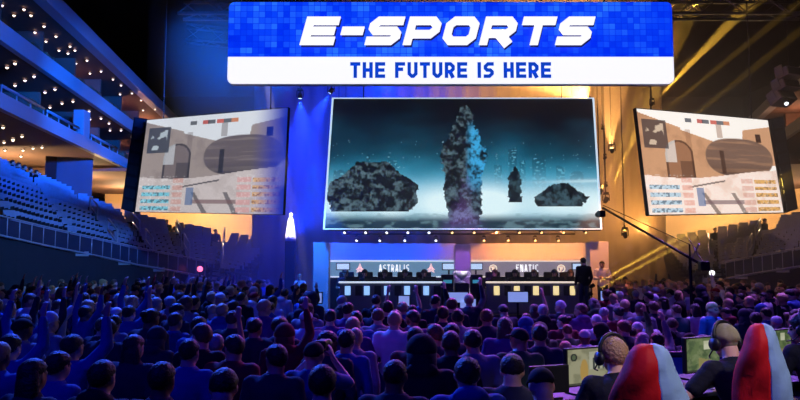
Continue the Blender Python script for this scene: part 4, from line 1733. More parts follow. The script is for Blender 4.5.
class Pose:
    """joints of one figure in metres, facing +Y"""

    def __init__(s, **k):
        s.pelvis = V3(0, 0, 0.93)
        s.neck = V3(0, 0.0, 1.45)
        s.head = V3(0, 0.035, 1.585)
        s.yaw = 0.0
        s.pitch = 0.0
        s.sh = {1: V3(0.185, 0, 1.385), -1: V3(-0.185, 0, 1.385)}
        s.el = {1: V3(0.25, -0.02, 1.11), -1: V3(-0.25, -0.02, 1.11)}
        s.wr = {1: V3(0.24, 0.1, 0.88), -1: V3(-0.24, 0.1, 0.88)}
        s.hd = {1: V3(0.0, 0.25, -1), -1: V3(0.0, 0.25, -1)}
        s.hip = {1: V3(0.09, 0, 0.90), -1: V3(-0.09, 0, 0.90)}
        s.kn = {1: V3(0.105, 0.02, 0.49), -1: V3(-0.105, 0.02, 0.49)}
        s.an = {1: V3(0.11, -0.02, 0.09), -1: V3(-0.11, -0.02, 0.09)}
        s.width = 1.0
        for a, b in k.items():
            if isinstance(getattr(s, a), dict):
                getattr(s, a).update(b)
            else:
                setattr(s, a, b)

    def torso_frame(s):
        up = (s.neck - s.pelvis).normalized()
        side = V3(1, 0, 0)
        fwd = up.cross(side).normalized()
        return up, side, fwd

    def head_matrix(s):
        return Matrix.Translation(s.head) @ Matrix.Rotation(s.yaw, 4, 'Z') @ Matrix.Rotation(s.pitch, 4, 'X')


def torso(mb, p, grow=0.0, low=0.0):
    up, side, fwd = p.torso_frame()
    L = (p.neck - p.pelvis).length
    w = p.width
    prof = [(-0.10 - low, 0.10, 0.085), (-0.04, .158, .115), (0.14, .152, .108), (0.35, .142, .102), (0.62, .172, .115), (0.80, .190, .112), (0.88, .178, .096), (0.945, .128, .08), (1.0, .088, .07), (1.06, .066, .064)]
    rings = []
    for t, rx, ry in prof:
        g = grow if t < 0.95 else grow * 0.75
        bulge = fwd * (-0.012 if 0.6 < t < 0.95 else 0)
        rings.append(ring_at(p.pelvis + up * (L * t) + bulge, side, fwd, rx * w + g, ry * (0.5 + 0.5 * w) + g))
    mb.loft(rings)


def hand(mb, wrist, d, palm_n, sgn, curl=0.35, s=1.0):
    """palm, four bent fingers of different lengths and a thumb off the side of the palm"""
    d = d.normalized()
    side = d.cross(palm_n).normalized() * sgn
    n = side.cross(d).normalized() * sgn
    if n.dot(palm_n) < 0:
        n = -n
    c0, c1 = wrist, wrist + d * 0.09 * s
    rings = []
    for t, w, h in ((-0.01, .024, .02), (0.03, .036, .016), (0.07, .042, .015), (0.095, .040, .012)):
        rings.append(ring_at(wrist + d * t * s, side, n, w * s, h * s, 12))
    mb.loft(rings)
    for k, ln in enumerate((0.066, 0.078, 0.073, 0.056)):
        b = wrist + d * 0.085 * s + side * (0.028 - 0.0185 * k) * s
        dd = (d + side * (0.10 - 0.07 * k)).normalized()
        pts = [b]
        for seg in range(3):
            a = curl * (seg + 0.6)
            dir_ = dd * math.cos(a) + n * math.sin(a)
            pts.append(pts[-1] + dir_ * ln * s * (0.45, 0.32, 0.25)[seg])
        for seg in range(3):
            mb.capsule(pts[seg], pts[seg + 1], (0.0095 - 0.001 * seg) * s, (0.0088 - 0.001 * seg) * s, 8)
    b = wrist + d * 0.03 * s + side * 0.03 * s
    q = b + (d * 0.55 + side * 0.75 + n * 0.25).normalized() * 0.042 * s
    r = q + (d * 0.85 + side * 0.25 + n * 0.35).normalized() * 0.032 * s
    mb.capsule(b, q, 0.012 * s, 0.0105 * s, 8)
    mb.capsule(q, r, 0.0105 * s, 0.0085 * s, 8)


def head_shape(mb, M):
    def T(x, y, z):
        return M @ V3(x, y, z)
    R = M.to_3x3()
    mb.ball(T(0, -0.012, 0.025), (0.077, 0.094, 0.088), R, 20)          # cranium
    mb.ball(T(0, 0.028, -0.035), (0.062, 0.068, 0.082), R, 18)           # face and jaw
    mb.ball(T(0, 0.062, -0.088), (0.026, 0.024, 0.022), R, 10)           # chin
    mb.loft([[T(x, y, z) for x, y, z in ((-0.017, 0.09, -0.045), (0.017, 0.09, -0.045), (0.0, 0.118, -0.04))], [T(x, y, z) for x, y, z in ((-0.008, 0.085, 0.005), (0.008, 0.085, 0.005), (0.0, 0.098, 0.005))]])  # nose
    mb.ball(T(0, 0.1, -0.04), (0.016, 0.018, 0.013), R, 8)
    for s in (-1, 1):
        mb.ball(T(s * 0.079, -0.005, -0.012), (0.011, 0.022, 0.033), R, 10)   # ears
        mb.ball(T(s * 0.031, 0.083, 0.012), (0.022, 0.016, 0.009), R, 8)      # brow ridge
        mb.ball(T(s * 0.03, 0.079, -0.008), (0.014, 0.013, 0.009), R, 8)      # eyes
    mb.ball(T(0, 0.088, -0.066), (0.024, 0.012, 0.008), R, 8)           # lips


def body_mesh(name, p, voxel=0.016, hands=True, curl=None, palm=None):
    mb = MB()
    torso(mb, p)
    M = p.head_matrix()
    nk = M @ V3(0, -0.03, -0.06)
    mb.capsule(p.neck - (p.neck - p.pelvis).normalized() * 0.06, nk, 0.066, 0.060, 14)
    head_shape(mb, M)
    for s in (-1, 1):
        mb.capsule(p.sh[s] - V3(s * 0.05, 0, 0.01), p.sh[s], 0.066, 0.062)
        mb.capsule(p.sh[s], p.el[s], 0.055, 0.042)
        mb.capsule(p.el[s], p.wr[s], 0.042, 0.027)
        if hands:
            c = (curl or {}).get(s, 0.35)
            pn = (palm or {}).get(s, V3(-s, 0.2, 0))
            hand(mb, p.wr[s], p.hd[s], pn, s, c, 1.05)
        mb.capsule(p.pelvis.lerp(p.hip[s], 0.6), p.hip[s], 0.095, 0.09)
        mb.capsule(p.hip[s], p.kn[s], 0.088, 0.056)
        mb.capsule(p.kn[s], p.an[s], 0.056, 0.038)
        toe = p.an[s] + V3(s * 0.02, 0.17, -0.045)
        mb.capsule(p.an[s] + V3(0, -0.03, -0.045), toe, 0.042, 0.036)
    me = temp_eval(mb, voxel)
    me.name = name
    # zones: 0 skin, 1 trousers, 2 shoes, 3 eyes and brows, 4 lips
    n = len(me.polygons)
    ctr = np.empty(n * 3)
    me.polygons.foreach_get('center', ctr)
    ctr = ctr.reshape(-1, 3)
    mi = np.zeros(n, dtype=np.int32)
    ankle = max(p.an[1].z, p.an[-1].z)
    up, side, fwd = p.torso_frame()
    below = (ctr - np.array(p.pelvis)) @ np.array(up) < 0.06
    legs = below.copy()
    for s in (-1, 1):
        for a, b, r in ((p.sh[s], p.el[s], .085), (p.el[s], p.wr[s], .08), (p.wr[s], p.wr[s] + p.hd[s].normalized() * 0.2, .09)):
            a_, b_ = np.array(a), np.array(b)
            d = b_ - a_
            t = np.clip(((ctr - a_) @ d) / (d @ d), 0, 1)
            dist = np.linalg.norm(ctr - (a_ + t[:, None] * d), axis=1)
            thigh = np.zeros(n, bool)
            for q in (-1, 1):
                h_, k_ = np.array(p.hip[q]), np.array(p.kn[q])
                dd = k_ - h_
                tt = np.clip(((ctr - h_) @ dd) / (dd @ dd), 0, 1)
                thigh |= np.linalg.norm(ctr - (h_ + tt[:, None] * dd), axis=1) < 0.1
            legs &= ~((dist < r) & ~thigh)
    mi[legs] = 1
    mi[legs & (ctr[:, 2] < ankle + 0.0)] = 2
    Mi = np.array(M.inverted())
    loc = ctr @ Mi[:3, :3].T + Mi[:3, 3]
    for s in (-1, 1):
        e = ((loc[:, 0] - s * 0.031) / 0.017) ** 2 + ((loc[:, 2] + 0.007) / 0.008) ** 2
        mi[(e < 1) & (loc[:, 1] > 0.05)] = 3
        e = ((loc[:, 0] - s * 0.033) / 0.024) ** 2 + ((loc[:, 2] - 0.018) / 0.006) ** 2
        mi[(e < 1) & (loc[:, 1] > 0.05)] = 3
    e = (loc[:, 0] / 0.024) ** 2 + ((loc[:, 2] + 0.066) / 0.008) ** 2
    mi[(e < 1) & (loc[:, 1] > 0.05)] = 4
    me.polygons.foreach_set('material_index', mi)
    return me


def shirt_mesh(name, p, sleeve='long', voxel=0.02, hood=False):
    mb = MB()
    torso(mb, p, 0.016, 0.06)
    for s in (-1, 1):
        mb.capsule(p.sh[s] - V3(s * 0.06, 0, 0.012), p.sh[s], 0.08, 0.077)
        if sleeve == 'long':
            mb.capsule(p.sh[s], p.el[s], 0.071, 0.058)
            mb.capsule(p.el[s], p.el[s].lerp(p.wr[s], 0.92), 0.057, 0.042)
        else:
            mb.capsule(p.sh[s], p.sh[s].lerp(p.el[s], 0.72), 0.072, 0.068)
    # collar
    up, side, fwd = p.torso_frame()
    if hood:
        mb.ball(p.neck - fwd * 0.07 + up * 0.01, (0.12, 0.075, 0.075), None, 14)
    me = temp_eval(mb, voxel, 4)
    me.name = name
    return me


def hair_mesh(name, style):
    """cap of hair (or headgear) in head space"""
    mb = MB()
    n, h = 28, 18
    rings = []
    gx, gy, gz = {'short': (.087, .106, .104), 'crop': (.081, .099, .093), 'full': (.094, .112, .108), 'cap': (.086, .106, .096), 'beanie': (.087, .106, .112), 'long': (.09, .108, .102), 'bun': (.086, .104, .1), 'hood': (.115, .125, .125)}[style]
    rr = random.Random(style)
    for i in range(h + 1):
        t = math.pi * (0.02 + 0.96 * i / h)
        ring = []
        for k in range(n):
            a = 2 * math.pi * k / n
            x, y, z = math.sin(t) * math.cos(a), math.sin(t) * math.sin(a), math.cos(t)
            front = y
            # hair line: high on the forehead, low at the nape
            line = 0.42 * max(0, front) ** 0.7 - 0.86 * max(0, -front) ** 0.6 - 0.10
            if style in ('cap', 'beanie'):
                line = 0.22 * max(0, front) - 0.30 * max(0, -front)
            if style == 'hood':
                line = 0.55 * max(0, front) - 1.1
            k_in = 0.84 if z < line else 1.0
            wob = 1.0
            if style in ('full', 'short', 'long', 'bun') and k_in == 1.0:
                wob = 1 + 0.035 * math.sin(a * 7 + i * 1.7) * math.sin(i * 1.1) + rr.uniform(-.012, .012)
            ring.append(V3(x * gx * k_in * wob, y * gy * k_in * wob - 0.012, z * gz * k_in * wob + 0.022))
        rings.append(ring)
    mb.loft(rings)
    if style == 'cap':
        pts = [(0.075 * math.cos(t), 0.07 + 0.085 * math.sin(t)) for t in [math.pi * k / 12 for k in range(13)]]
        pts = [(-0.075, 0.05), *reversed(pts), (0.075, 0.05)]
        mb.prism(pts, (0, 0, 0.045), (1, 0, 0), (0, 1, -0.12), 0.008)
    if style == 'long':
        mb.loft([ring_at(V3(0, y, z), V3(1, 0, 0), V3(0, 1, 0), w, d) for y, z, w, d in ((-0.03, 0.05, .085, .085), (-0.05, -0.06, .094, .066), (-0.065, -0.16, .10, .05), (-0.07, -0.25, .085, .04), (-0.072, -0.31, .045, .025))])
    if style == 'bun':
        mb.ball((0, -0.115, 0.06), 0.042, None, 14)
    if style == 'hood':
        mb.loft([ring_at(V3(0, y, z), V3(1, 0, 0), V3(0, 1, 0), w, d) for y, z, w, d in ((-0.03, -0.0, .112, .118), (-0.04, -0.1, .11, .11), (-0.04, -0.17, .13, .10))])
    me = mb.mesh(name, True)
    return me


def cloth(name, c, bump=0.35, scale=14, rough=0.85):
    return mat('cloth_' + name, rgb(*c), rough, bump=bump, scale=scale, vary=0.12, spec=0.2)


SKINS = [mat('skin_light', rgb(214, 166, 140), 0.55, vary=0.06, scale=10), mat('skin_mid', rgb(190, 138, 108), 0.55, vary=0.06, scale=10), mat('skin_deep', rgb(128, 86, 62), 0.55, vary=0.06, scale=10)]
M_eye = mat('dark_eye', rgb(38, 28, 24), 0.3)
M_lips = mat('lip', rgb(160, 92, 84), 0.5)
M_jeans = cloth('jeans', (46, 54, 78))
M_shoe = mat('shoe', rgb(40, 38, 40), 0.6, bump=0.1)
HAIRC = {'dark': mat('hair_dark', rgb(38, 30, 28), 0.55, bump=0.6, scale=60), 'brown': mat('hair_brown', rgb(96, 68, 48), 0.55, bump=0.6, scale=60), 'fair': mat('hair_fair', rgb(196, 160, 112), 0.55, bump=0.6, scale=60), 'grey': mat('hair_grey', rgb(150, 148, 148), 0.55, bump=0.6, scale=60)}
TOPS = {'black': cloth('black', (28, 28, 34)), 'dark': cloth('dark', (48, 50, 62)), 'maroon': cloth('maroon', (112, 34, 44)), 'grey': cloth('grey', (128, 128, 136)),
        'pale': cloth('pale', (206, 204, 210)), 'blue': cloth('blue', (48, 84, 150)), 'green': cloth('green', (70, 92, 62)), 'purple': cloth('purple', (96, 60, 120))}
GEAR = {'black': cloth('cap_black', (30, 30, 36), 0.15), 'pale': cloth('cap_pale', (214, 212, 214), 0.15), 'red': cloth('cap_red', (150, 40, 44), 0.15)}

POSES = {
    'arms down': Pose(),
    'hands clasped in front': Pose(el={1: V3(.27, .06, 1.13), -1: V3(-.27, .06, 1.13)}, wr={1: V3(.07, .27, 1.12), -1: V3(-.07, .27, 1.16)}, hd={1: V3(-.6, .5, .3), -1: V3(.6, .5, .3)}),
    'both arms raised': Pose(sh={1: V3(.185, 0, 1.42), -1: V3(-.185, 0, 1.42)}, el={1: V3(.30, .06, 1.62), -1: V3(-.30, .06, 1.62)}, wr={1: V3(.24, .12, 1.87), -1: V3(-.27, .1, 1.87)}, hd={1: V3(-.1, .1, 1), -1: V3(.1, .1, 1)}),
    'one arm raised': Pose(sh={1: V3(.185, 0, 1.42)}, el={1: V3(.27, .12, 1.60)}, wr={1: V3(.22, .16, 1.86)}, hd={1: V3(-.1, .2, 1)}),
    'head turned aside': Pose(yaw=0.9),
    'head turned over': Pose(yaw=-0.8, pitch=-0.15),
    'camera held up': Pose(el={1: V3(.27, .18, 1.33), -1: V3(-.27, .18, 1.33)}, wr={1: V3(.10, .24, 1.53), -1: V3(-.10, .24, 1.53)}, hd={1: V3(-.4, .3, 1), -1: V3(.4, .3, 1)}),
    'head bowed': Pose(pitch=-0.45, head=V3(0, .06, 1.57)),
}
BODY, SHIRT = {}, {}
for _k, _p in POSES.items():
    BODY[_k] = body_mesh('body', _p, 0.017, True, palm={1: V3(0, 1, 0), -1: V3(0, 1, 0)} if 'raised' in _k else None)
    SHIRT[_k] = {'long': shirt_mesh('shirt', _p, 'long', 0.022), 'short': shirt_mesh('shirt', _p, 'short', 0.022), 'hood': shirt_mesh('shirt', _p, 'long', 0.022, True)}
    for _m in [BODY[_k]]:
        for _q in (SKINS[0], M_jeans, M_shoe, M_eye, M_lips):
            _m.materials.append(_q)
    for _m in SHIRT[_k].values():
        _m.materials.append(TOPS['dark'])
HAIR = {s: hair_mesh('hair', s) for s in ('short', 'crop', 'full', 'cap', 'beanie', 'long', 'bun', 'hood')}
for _m in HAIR.values():
    _m.materials.append(HAIRC['dark'])


def slot(o, i, m):
    o.material_slots[i].link = 'OBJECT'
    o.material_slots[i].material = m


def person(loc, rz, pose, hair, hairc, top, cut, skin, scale=1.0, label=None, group=None, width=1.0):
    body = bpy.data.objects.new('person', BODY[pose])
    COL.objects.link(body)
    body.location = loc
    body.rotation_euler = (0, 0, rz)
    body.scale = (scale * width, scale * width, scale)
    slot(body, 0, SKINS[skin])
    s = bpy.data.objects.new('shirt', SHIRT[pose][cut])
    COL.objects.link(s)
    s.parent = body
    slot(s, 0, TOPS[top])
    if hair != 'bald':
        h = bpy.data.objects.new({'cap': 'cap', 'beanie': 'beanie', 'hood': 'hood'}.get(hair, 'hair'), HAIR[hair])
        COL.objects.link(h)
        h.parent = body
        h.matrix_local = POSES[pose].head_matrix()
        slot(h, 0, TOPS[top] if hair == 'hood' else (GEAR[hairc] if hair in ('cap', 'beanie') else HAIRC[hairc]))
    tag(body, label, 'person', group)
    return body


def hair_words(hair, hairc):
    if hair == 'bald':
        return 'bald head'
    if hair in ('cap', 'beanie'):
        return '%s %s' % (hairc, hair)
    if hair == 'hood':
        return 'hood up'
    return {'short': 'short', 'crop': 'cropped', 'full': 'thick', 'long': 'long', 'bun': 'tied-up'}[hair] + ' ' + hairc + ' hair'


# heads seen in the photograph near the camera: x, y of the head, then look
NEAR = [
    (394, 372, 'arms down', 'crop', 'dark', 'dark', 'long'), (468, 371, 'arms down', 'short', 'dark', 'blue', 'hood'), (415, 336, 'arms down', 'short', 'dark', 'maroon', 'long'),
    (451, 341, 'arms down', 'short', 'brown', 'black', 'long'), (473, 339, 'arms down', 'short', 'dark', 'grey', 'short'), (434, 333, 'head turned aside', 'short', 'brown', 'dark', 'long'),
    (327, 341, 'head turned over', 'short', 'dark', 'dark', 'long'), (346, 339, 'arms down', 'short', 'dark', 'blue', 'long'), (306, 318, 'head turned over', 'cap', 'pale', 'pale', 'long'),
    (378, 315, 'arms down', 'short', 'brown', 'grey', 'short'), (395, 317, 'arms down', 'short', 'dark', 'dark', 'long'), (412, 317, 'head turned aside', 'short', 'dark', 'purple', 'long'),
    (458, 316, 'arms down', 'short', 'dark', 'grey', 'long'), (443, 313, 'arms down', 'full', 'dark', 'dark', 'long'), (487, 316, 'arms down', 'short', 'brown', 'dark', 'long'),
    (519, 337, 'head turned aside', 'cap', 'black', 'green', 'long'), (540, 333, 'arms down', 'short', 'dark', 'dark', 'long'), (505, 325, 'arms down', 'long', 'brown', 'purple', 'long'),
    (313, 352, 'camera held up', 'cap', 'black', 'blue', 'short'), (274, 356, 'head turned aside', 'short', 'dark', 'dark', 'long'), (232, 345, 'head turned aside', 'short', 'dark', 'maroon', 'long'), (254, 326, 'arms down', 'short', 'dark', 'dark', 'long'),
    (279, 325, 'arms down', 'full', 'dark', 'dark', 'long'), (198, 325, 'arms down', 'full', 'dark', 'blue', 'long'), (174, 320, 'arms down', 'short', 'brown', 'blue', 'long'),
    (212, 310, 'arms down', 'crop', 'fair', 'dark', 'long'), (132, 345, 'arms down', 'long', 'dark', 'dark', 'long'), (106, 328, 'head turned aside', 'short', 'dark', 'dark', 'long'),
    (70, 345, 'one arm raised', 'short', 'dark', 'blue', 'long'), (84, 312, 'both arms raised', 'short', 'dark', 'blue', 'long'), (22, 322, 'both arms raised', 'short', 'dark', 'blue', 'long'),
    (44, 316, 'both arms raised', 'crop', 'dark', 'dark', 'long'), (8, 345, 'one arm raised', 'full', 'dark', 'blue', 'long'), (58, 305, 'one arm raised', 'short', 'brown', 'pale', 'short'),
    (34, 300, 'one arm raised', 'short', 'dark', 'grey', 'long'), (30, 372, 'arms down', 'long', 'dark', 'dark', 'long'), (100, 374, 'arms down', 'short', 'dark', 'black', 'hood'),
    (160, 376, 'arms down', 'short', 'dark', 'dark', 'long'), (222, 382, 'head bowed', 'short', 'dark', 'maroon', 'long'), (322, 380, 'arms down', 'full', 'dark', 'black', 'long'),
    (150, 318, 'arms down', 'short', 'dark', 'dark', 'long'), (128, 312, 'one arm raised', 'short', 'dark', 'blue', 'short'), (232, 318, 'arms down', 'short', 'brown', 'dark', 'long'),
    (356, 318, 'arms down', 'short', 'dark', 'blue', 'long'), (330, 316, 'arms down', 'short', 'dark', 'purple', 'long'), (544, 380, 'head bowed', 'cap', 'black', 'green', 'long'),
    (512, 366, 'head bowed', 'short', 'dark', 'dark', 'long'), (188, 350, 'arms down', 'short', 'dark', 'blue', 'long'),
]
people = []
for px, py, pose, hair, hc, top, cut in NEAR:
    Y = 0.8 * F / (py - 260.0)
    d = ray(px, py)
    x = d.x / d.y * Y
    people.append(dict(x=x, y=Y, z=0.0, pose=pose, hair=hair, hc=hc, top=top, cut=cut, scale=1.0))
placed = [(q['x'], q['y']) for q in people] + [(5.5, 12.5), (5.4, 12.0), (5.2, 11.5), (5.05, 11.1), (4.9, 10.7), (4.75, 10.3), (6.2, 11.0)]


def pick(r, right=False):
    pose = r.choices([k for k in POSES if k[:3] != 'cam'], (30, 10, 2 if right else 4, 4, 9, 9, 5))[0]
    hair = r.choices(('short', 'crop', 'full', 'cap', 'beanie', 'long', 'bun', 'hood', 'bald'), (34, 12, 14, 10, 4, 14, 4, 5, 4))[0]
    hc = r.choice(('black', 'pale', 'red')) if hair in ('cap', 'beanie') else r.choices(('dark', 'brown', 'fair', 'grey'), (50, 25, 14, 8))[0]
    top = r.choices(list(TOPS), (20, 32, 8, 14, 6, 10, 6, 6))[0]
    cut = 'hood' if hair == 'hood' else r.choices(('long', 'short', 'hood'), (55, 30, 15))[0]
    return dict(pose=pose, hair=hair, hc=hc, top=top, cut=cut)


def pit(x, y):
    return x > 1.75 and 7.55 < y < 15.4


def floor_z(x, y):
    return -0.5 * (15.4 - y) / 8.0 if x > 1.6 and 7.4 < y < 15.4 else 0.0


rc = random.Random(21)
rows_Y = [9.0 + 0.92 * k for k in range(12)]
extra = []
Y = 5.6
for Y in [5.9, 6.8, 7.8, 8.35] + rows_Y + [20.2 + 0.9 * k for k in range(7)]:
    spacing = 0.62 if Y > 8.5 else 0.72
    xa, xb = (-0.60) * Y, 0.60 * Y
    x = xa + rc.uniform(0, spacing)
    while x < xb:
        yy = Y + rc.uniform(-0.22, 0.22)
        xx = x + rc.uniform(-0.1, 0.1)
        px = pix((xx, yy, 1.6))[0]
        ok = all((a - xx) ** 2 + (b - yy) ** 2 > 0.30 for a, b in placed)
        if Y < 8.6 and (xx > 0.45):
            ok = False
        if 1.4 < xx < 2.0 and 7.2 < yy < 15.6:
            ok = False
        if yy > 14.3 and 318 < px < 606:
            ok = False
        if yy > 19.3 and -4.0 < xx < 7.4:
            ok = False
        if 4.9 < xx < 6.3 and abs(xx - yy * 0.4143) < 0.45 and 14.4 < yy < 16.2:
            ok = False
        if math.hypot(xx - 6.42, yy - 15.5) < 0.85:
            ok = False
        if yy > 20 and (xx < suite_x(24) + 1.6):
            ok = False
        if yy > 20:
            q = SB[0]
            # keep clear of the stands
            for mp in (IDENT, MIRR):
                p = mp((xx, yy, 0))
                for i in range(len(SB) - 1):
                    a, b = SB[i], SB[i + 1]
                    if a.x <= p.x <= b.x and p.y > a.y + (b.y - a.y) * (p.x - a.x) / (b.x - a.x) - 0.6:
                        ok = False
                if p.x < SB[0].x:
                    ok = False
        if ok:
            placed.append((xx, yy))
            q = pick(rc, xx > 2)
            q.update(x=xx, y=yy, z=floor_z(xx, yy), scale=rc.uniform(0.94, 1.06))
            extra.append(q)
        x += spacing
# the pit's first rows, seen over the players' desks
for Y in (7.95, 8.6, 9.45, 10.4, 11.3, 12.2, 13.1):
    x = 2.2
    while x < 0.62 * Y:
        xx, yy = x + rc.uniform(-.08, .08), Y + rc.uniform(-.1, .1)
        if all((a - xx) ** 2 + (b - yy) ** 2 > 0.2 for a, b in placed):
            placed.append((xx, yy))
            q = pick(rc, True)
            q.update(x=xx, y=yy, z=floor_z(xx, yy), scale=rc.uniform(0.92, 1.0))
            extra.append(q)
        x += 0.5
extra = [q for q in extra if -25 < pix((q['x'], q['y'], 1.6))[0] < 825]
extra.sort(key=lambda q: q['y'])
NP = 286 - len(people)
solo = people + extra[:NP]
mass = extra[NP:]
print('people', len(people), len(extra), len(mass))
# rows for the descriptions: bands of depth, counted from the camera
solo.sort(key=lambda q: q['y'])
band = {}
for q in solo:
    b = int((q['y'] - 4.4) / 1.0)
    band.setdefault(b, []).append(q)
for ri, b in enumerate(sorted(band)):
    row = sorted(band[b], key=lambda q: q['x'] / q['y'])
    for ci, q in enumerate(row):
        pose = {'arms down': '', 'hands clasped in front': '', 'both arms raised': 'arms raised, ', 'one arm raised': 'arm raised, ', 'head turned aside': 'head turned, ', 'head turned over': 'head turned, ', 'head bowed': 'head bowed, ', 'camera held up': 'filming, '}[q['pose']]
        lab = 'person, %s, %s top, %s%s crowd row from camera, %s from left' % (hair_words(q['hair'], q['hc']), q['top'], pose, ORD[ri + 1], ORD[ci + 1])
        aimx, aimy = 0.9 - q['x'], 23.0 - q['y']
        rz = math.atan2(-aimx, aimy) + rc.uniform(-0.2, 0.2)
        if q['pose'] == 'camera held up':
            e = empty('video_camera', (q['x'], q['y'], q['z']), rz, 'small dark video camera held up by the filming person in black cap', 'camera')
            mb = MB()
            mb.bbox((0, 0.27, 1.64), (0.1, 0.16, 0.1), 0.02)
            obj('body', mb, M_blackmetal, e)
            mb = MB()
            mb.lathe([(0.001, 0), (0.035, 0), (0.04, 0.1), (0.001, 0.1)], c=(0, 0.34, 1.64), n=14, M=Matrix.Rotation(-math.pi / 2, 3, 'X'))
            obj('lens', mb, M_blackmetal, e, True)
        person((q['x'], q['y'], q['z']), rz, q['pose'], q['hair'], q['hc'], q['top'], q['cut'], rc.choices((0, 1, 2), (5, 3, 1))[0], q['scale'], lab, 'audience standing before the stage', rc.uniform(0.97, 1.12))

# the rest of the audience, far back: one mass
def low_people():
    """coarse meshes of the same figures for the far crowd"""
    out = []
    for pose in ('arms down', 'hands clasped in front', 'head turned aside', 'both arms raised'):
        p = POSES[pose]
        parts = []
        for fn, mi in ((lambda: body_mesh('b', p, 0.035), 0), (lambda: shirt_mesh('s', p, 'long', 0.04), 1)):
            me = fn()
            nv = len(me.vertices)
            co = np.empty(nv * 3)
            me.vertices.foreach_get('co', co)
            fs = [list(f.vertices) for f in me.polygons]
            parts.append((co.reshape(-1, 3), fs, mi))
            bpy.data.meshes.remove(me)
        hm = HAIR['short']
        M = p.head_matrix()
        co = np.array([tuple(M @ v.co) for v in hm.vertices])
        parts.append((co, [list(f.vertices) for f in hm.polygons], 2))
        out.append(parts)
    return out


if mass:
    LOWP = low_people()
    VV, FF, MM, base = [], [], [], 0
    shirts = ['black', 'dark', 'maroon', 'grey', 'pale', 'blue', 'purple']
    hairs = ['dark', 'brown', 'fair']
    for q in mass:
        parts = rc.choices(LOWP, (5, 2, 2, 1))[0]
        ang = math.atan2(-(0.9 - q['x']), 23.0 - q['y']) + rc.uniform(-.3, .3)
        if q['y'] > 21.5:
            ang = math.atan2(-(2.0 - q['x']), 21.0 - q['y'])
        ca, sa, s = math.cos(ang), math.sin(ang), q['scale']
        si, hi = rc.randrange(len(shirts)), rc.randrange(len(hairs))
        for co, fs, mi in parts:
            w = np.empty_like(co)
            w[:, 0] = (co[:, 0] * ca - co[:, 1] * sa) * s + q['x']
            w[:, 1] = (co[:, 0] * sa + co[:, 1] * ca) * s + q['y']
            w[:, 2] = co[:, 2] * s + q['z']
            VV.append(w)
            FF.extend([[i + base for i in f] for f in fs])
            MM.extend([[0, 1 + si, 1 + len(shirts) + hi][mi]] * len(fs))
            base += len(co)
    VV = np.concatenate(VV)
    me = bpy.data.meshes.new('crowd')
    me.from_pydata(VV.tolist(), [], FF)
    me.polygons.foreach_set('material_index', MM)
    me.polygons.foreach_set('use_smooth', [True] * len(FF))
    tag(link('crowd', me, [SKINS[0]] + [TOPS[k] for k in shirts] + [HAIRC[k] for k in hairs]), 'far part of the audience massed close to the stage and the stands', 'crowd', kind='stuff')

# people standing at the back of the blue-lit and brown stands, seen against the lit concourse
k = 0
for mp, xs, nm in ((IDENT, [(176, 226), (187, 228), (199, 229), (204, 231), (214, 231), (228, 234)], 'blue-lit'), (MIRR, [(918 - 688, 234), (918 - 697, 232), (918 - 724, 229), (918 - 734, 228), (918 - 673, 235)], 'dim brown')):
    for i, (px, py) in enumerate(xs):
        u = 5 + (px - 150) / 62.0
        t = SP(min(u, 6.99), 1.0)
        out = (ST[3] - SB[3])
        out.z = 0
        out.normalize()
        q = t + out * 1.6 - Vector((0, 0, 0.95))
        w = mp(q)
        person(w, rc.uniform(2.2, 4.0), rc.choice(('arms down', 'head turned aside', 'hands clasped in front')), 'short', 'dark', rc.choice(('black', 'dark', 'maroon')), 'long', 0, 1.0, 'dark silhouetted person standing at the back of the %s stand, %s from the left' % (nm, ORD[(i + 1) if mp is IDENT else len(xs) - i]), 'people at the back of the stands')
for i, px in enumerate((10, 16, 22, 28, 34)):
    u = 2 + px / 52.0
    t = SP(u, (NROW - .5) / NROW)
    t.z = SP(u, (NROW - 1.0) / NROW).z
    person(t - Vector((0, 0, 0.85)), -0.9, 'arms down', 'short', 'dark', 'black', 'long', 0, 1.0, 'dark seated person in the top row by the lit concourse, %s from the left' % ORD[i + 1], 'people in the top row of the blue-lit stand')

# ------------------------------------------------------------------ seated figures
def seated(s=1.0, lean=0.1, yaw=0.0, pitch=-0.15, **k):
    d = dict(pelvis=V3(0, 0, .56), neck=V3(0, lean, 1.03), head=V3(0, lean + .055, 1.175), yaw=yaw, pitch=pitch,
             sh={1: V3(.185, lean - .01, .98), -1: V3(-.185, lean - .01, .98)}, el={1: V3(.27, lean + .08, .735), -1: V3(-.27, lean + .08, .735)},
             wr={1: V3(.17, lean + .34, .76), -1: V3(-.17, lean + .34, .76)}, hd={1: V3(-.1, 1, -.05), -1: V3(.1, 1, -.05)},
             hip={1: V3(.09, .02, .53), -1: V3(-.09, .02, .53)}, kn={1: V3(.14, .43, .52), -1: V3(-.14, .43, .52)}, an={1: V3(.14, .38, .09), -1: V3(-.14, .38, .09)})
    d.update(k)
    return Pose(**d)


def headset_mb(inner=0.082):
    mb = MB()
    mb.tube([(0.092 * math.cos(t), -0.01, 0.02 + 0.112 * math.sin(t)) for t in [math.pi * k / 14 for k in range(15)]], 0.012, 8)
    for s in (-1, 1):
        mb.lathe([(0.001, 0), (0.036, 0), (0.042, 0.012), (0.04, 0.03), (0.001, 0.034)], c=(s * 0.078, -0.005, -0.012), n=16, M=Matrix.Rotation(s * math.pi / 2, 3, 'Y'))
    mb.tube([(-0.10, 0.0, -0.03), (-0.095, 0.06, -0.075), (-0.05, 0.105, -0.085)], 0.005, 6)
    return mb


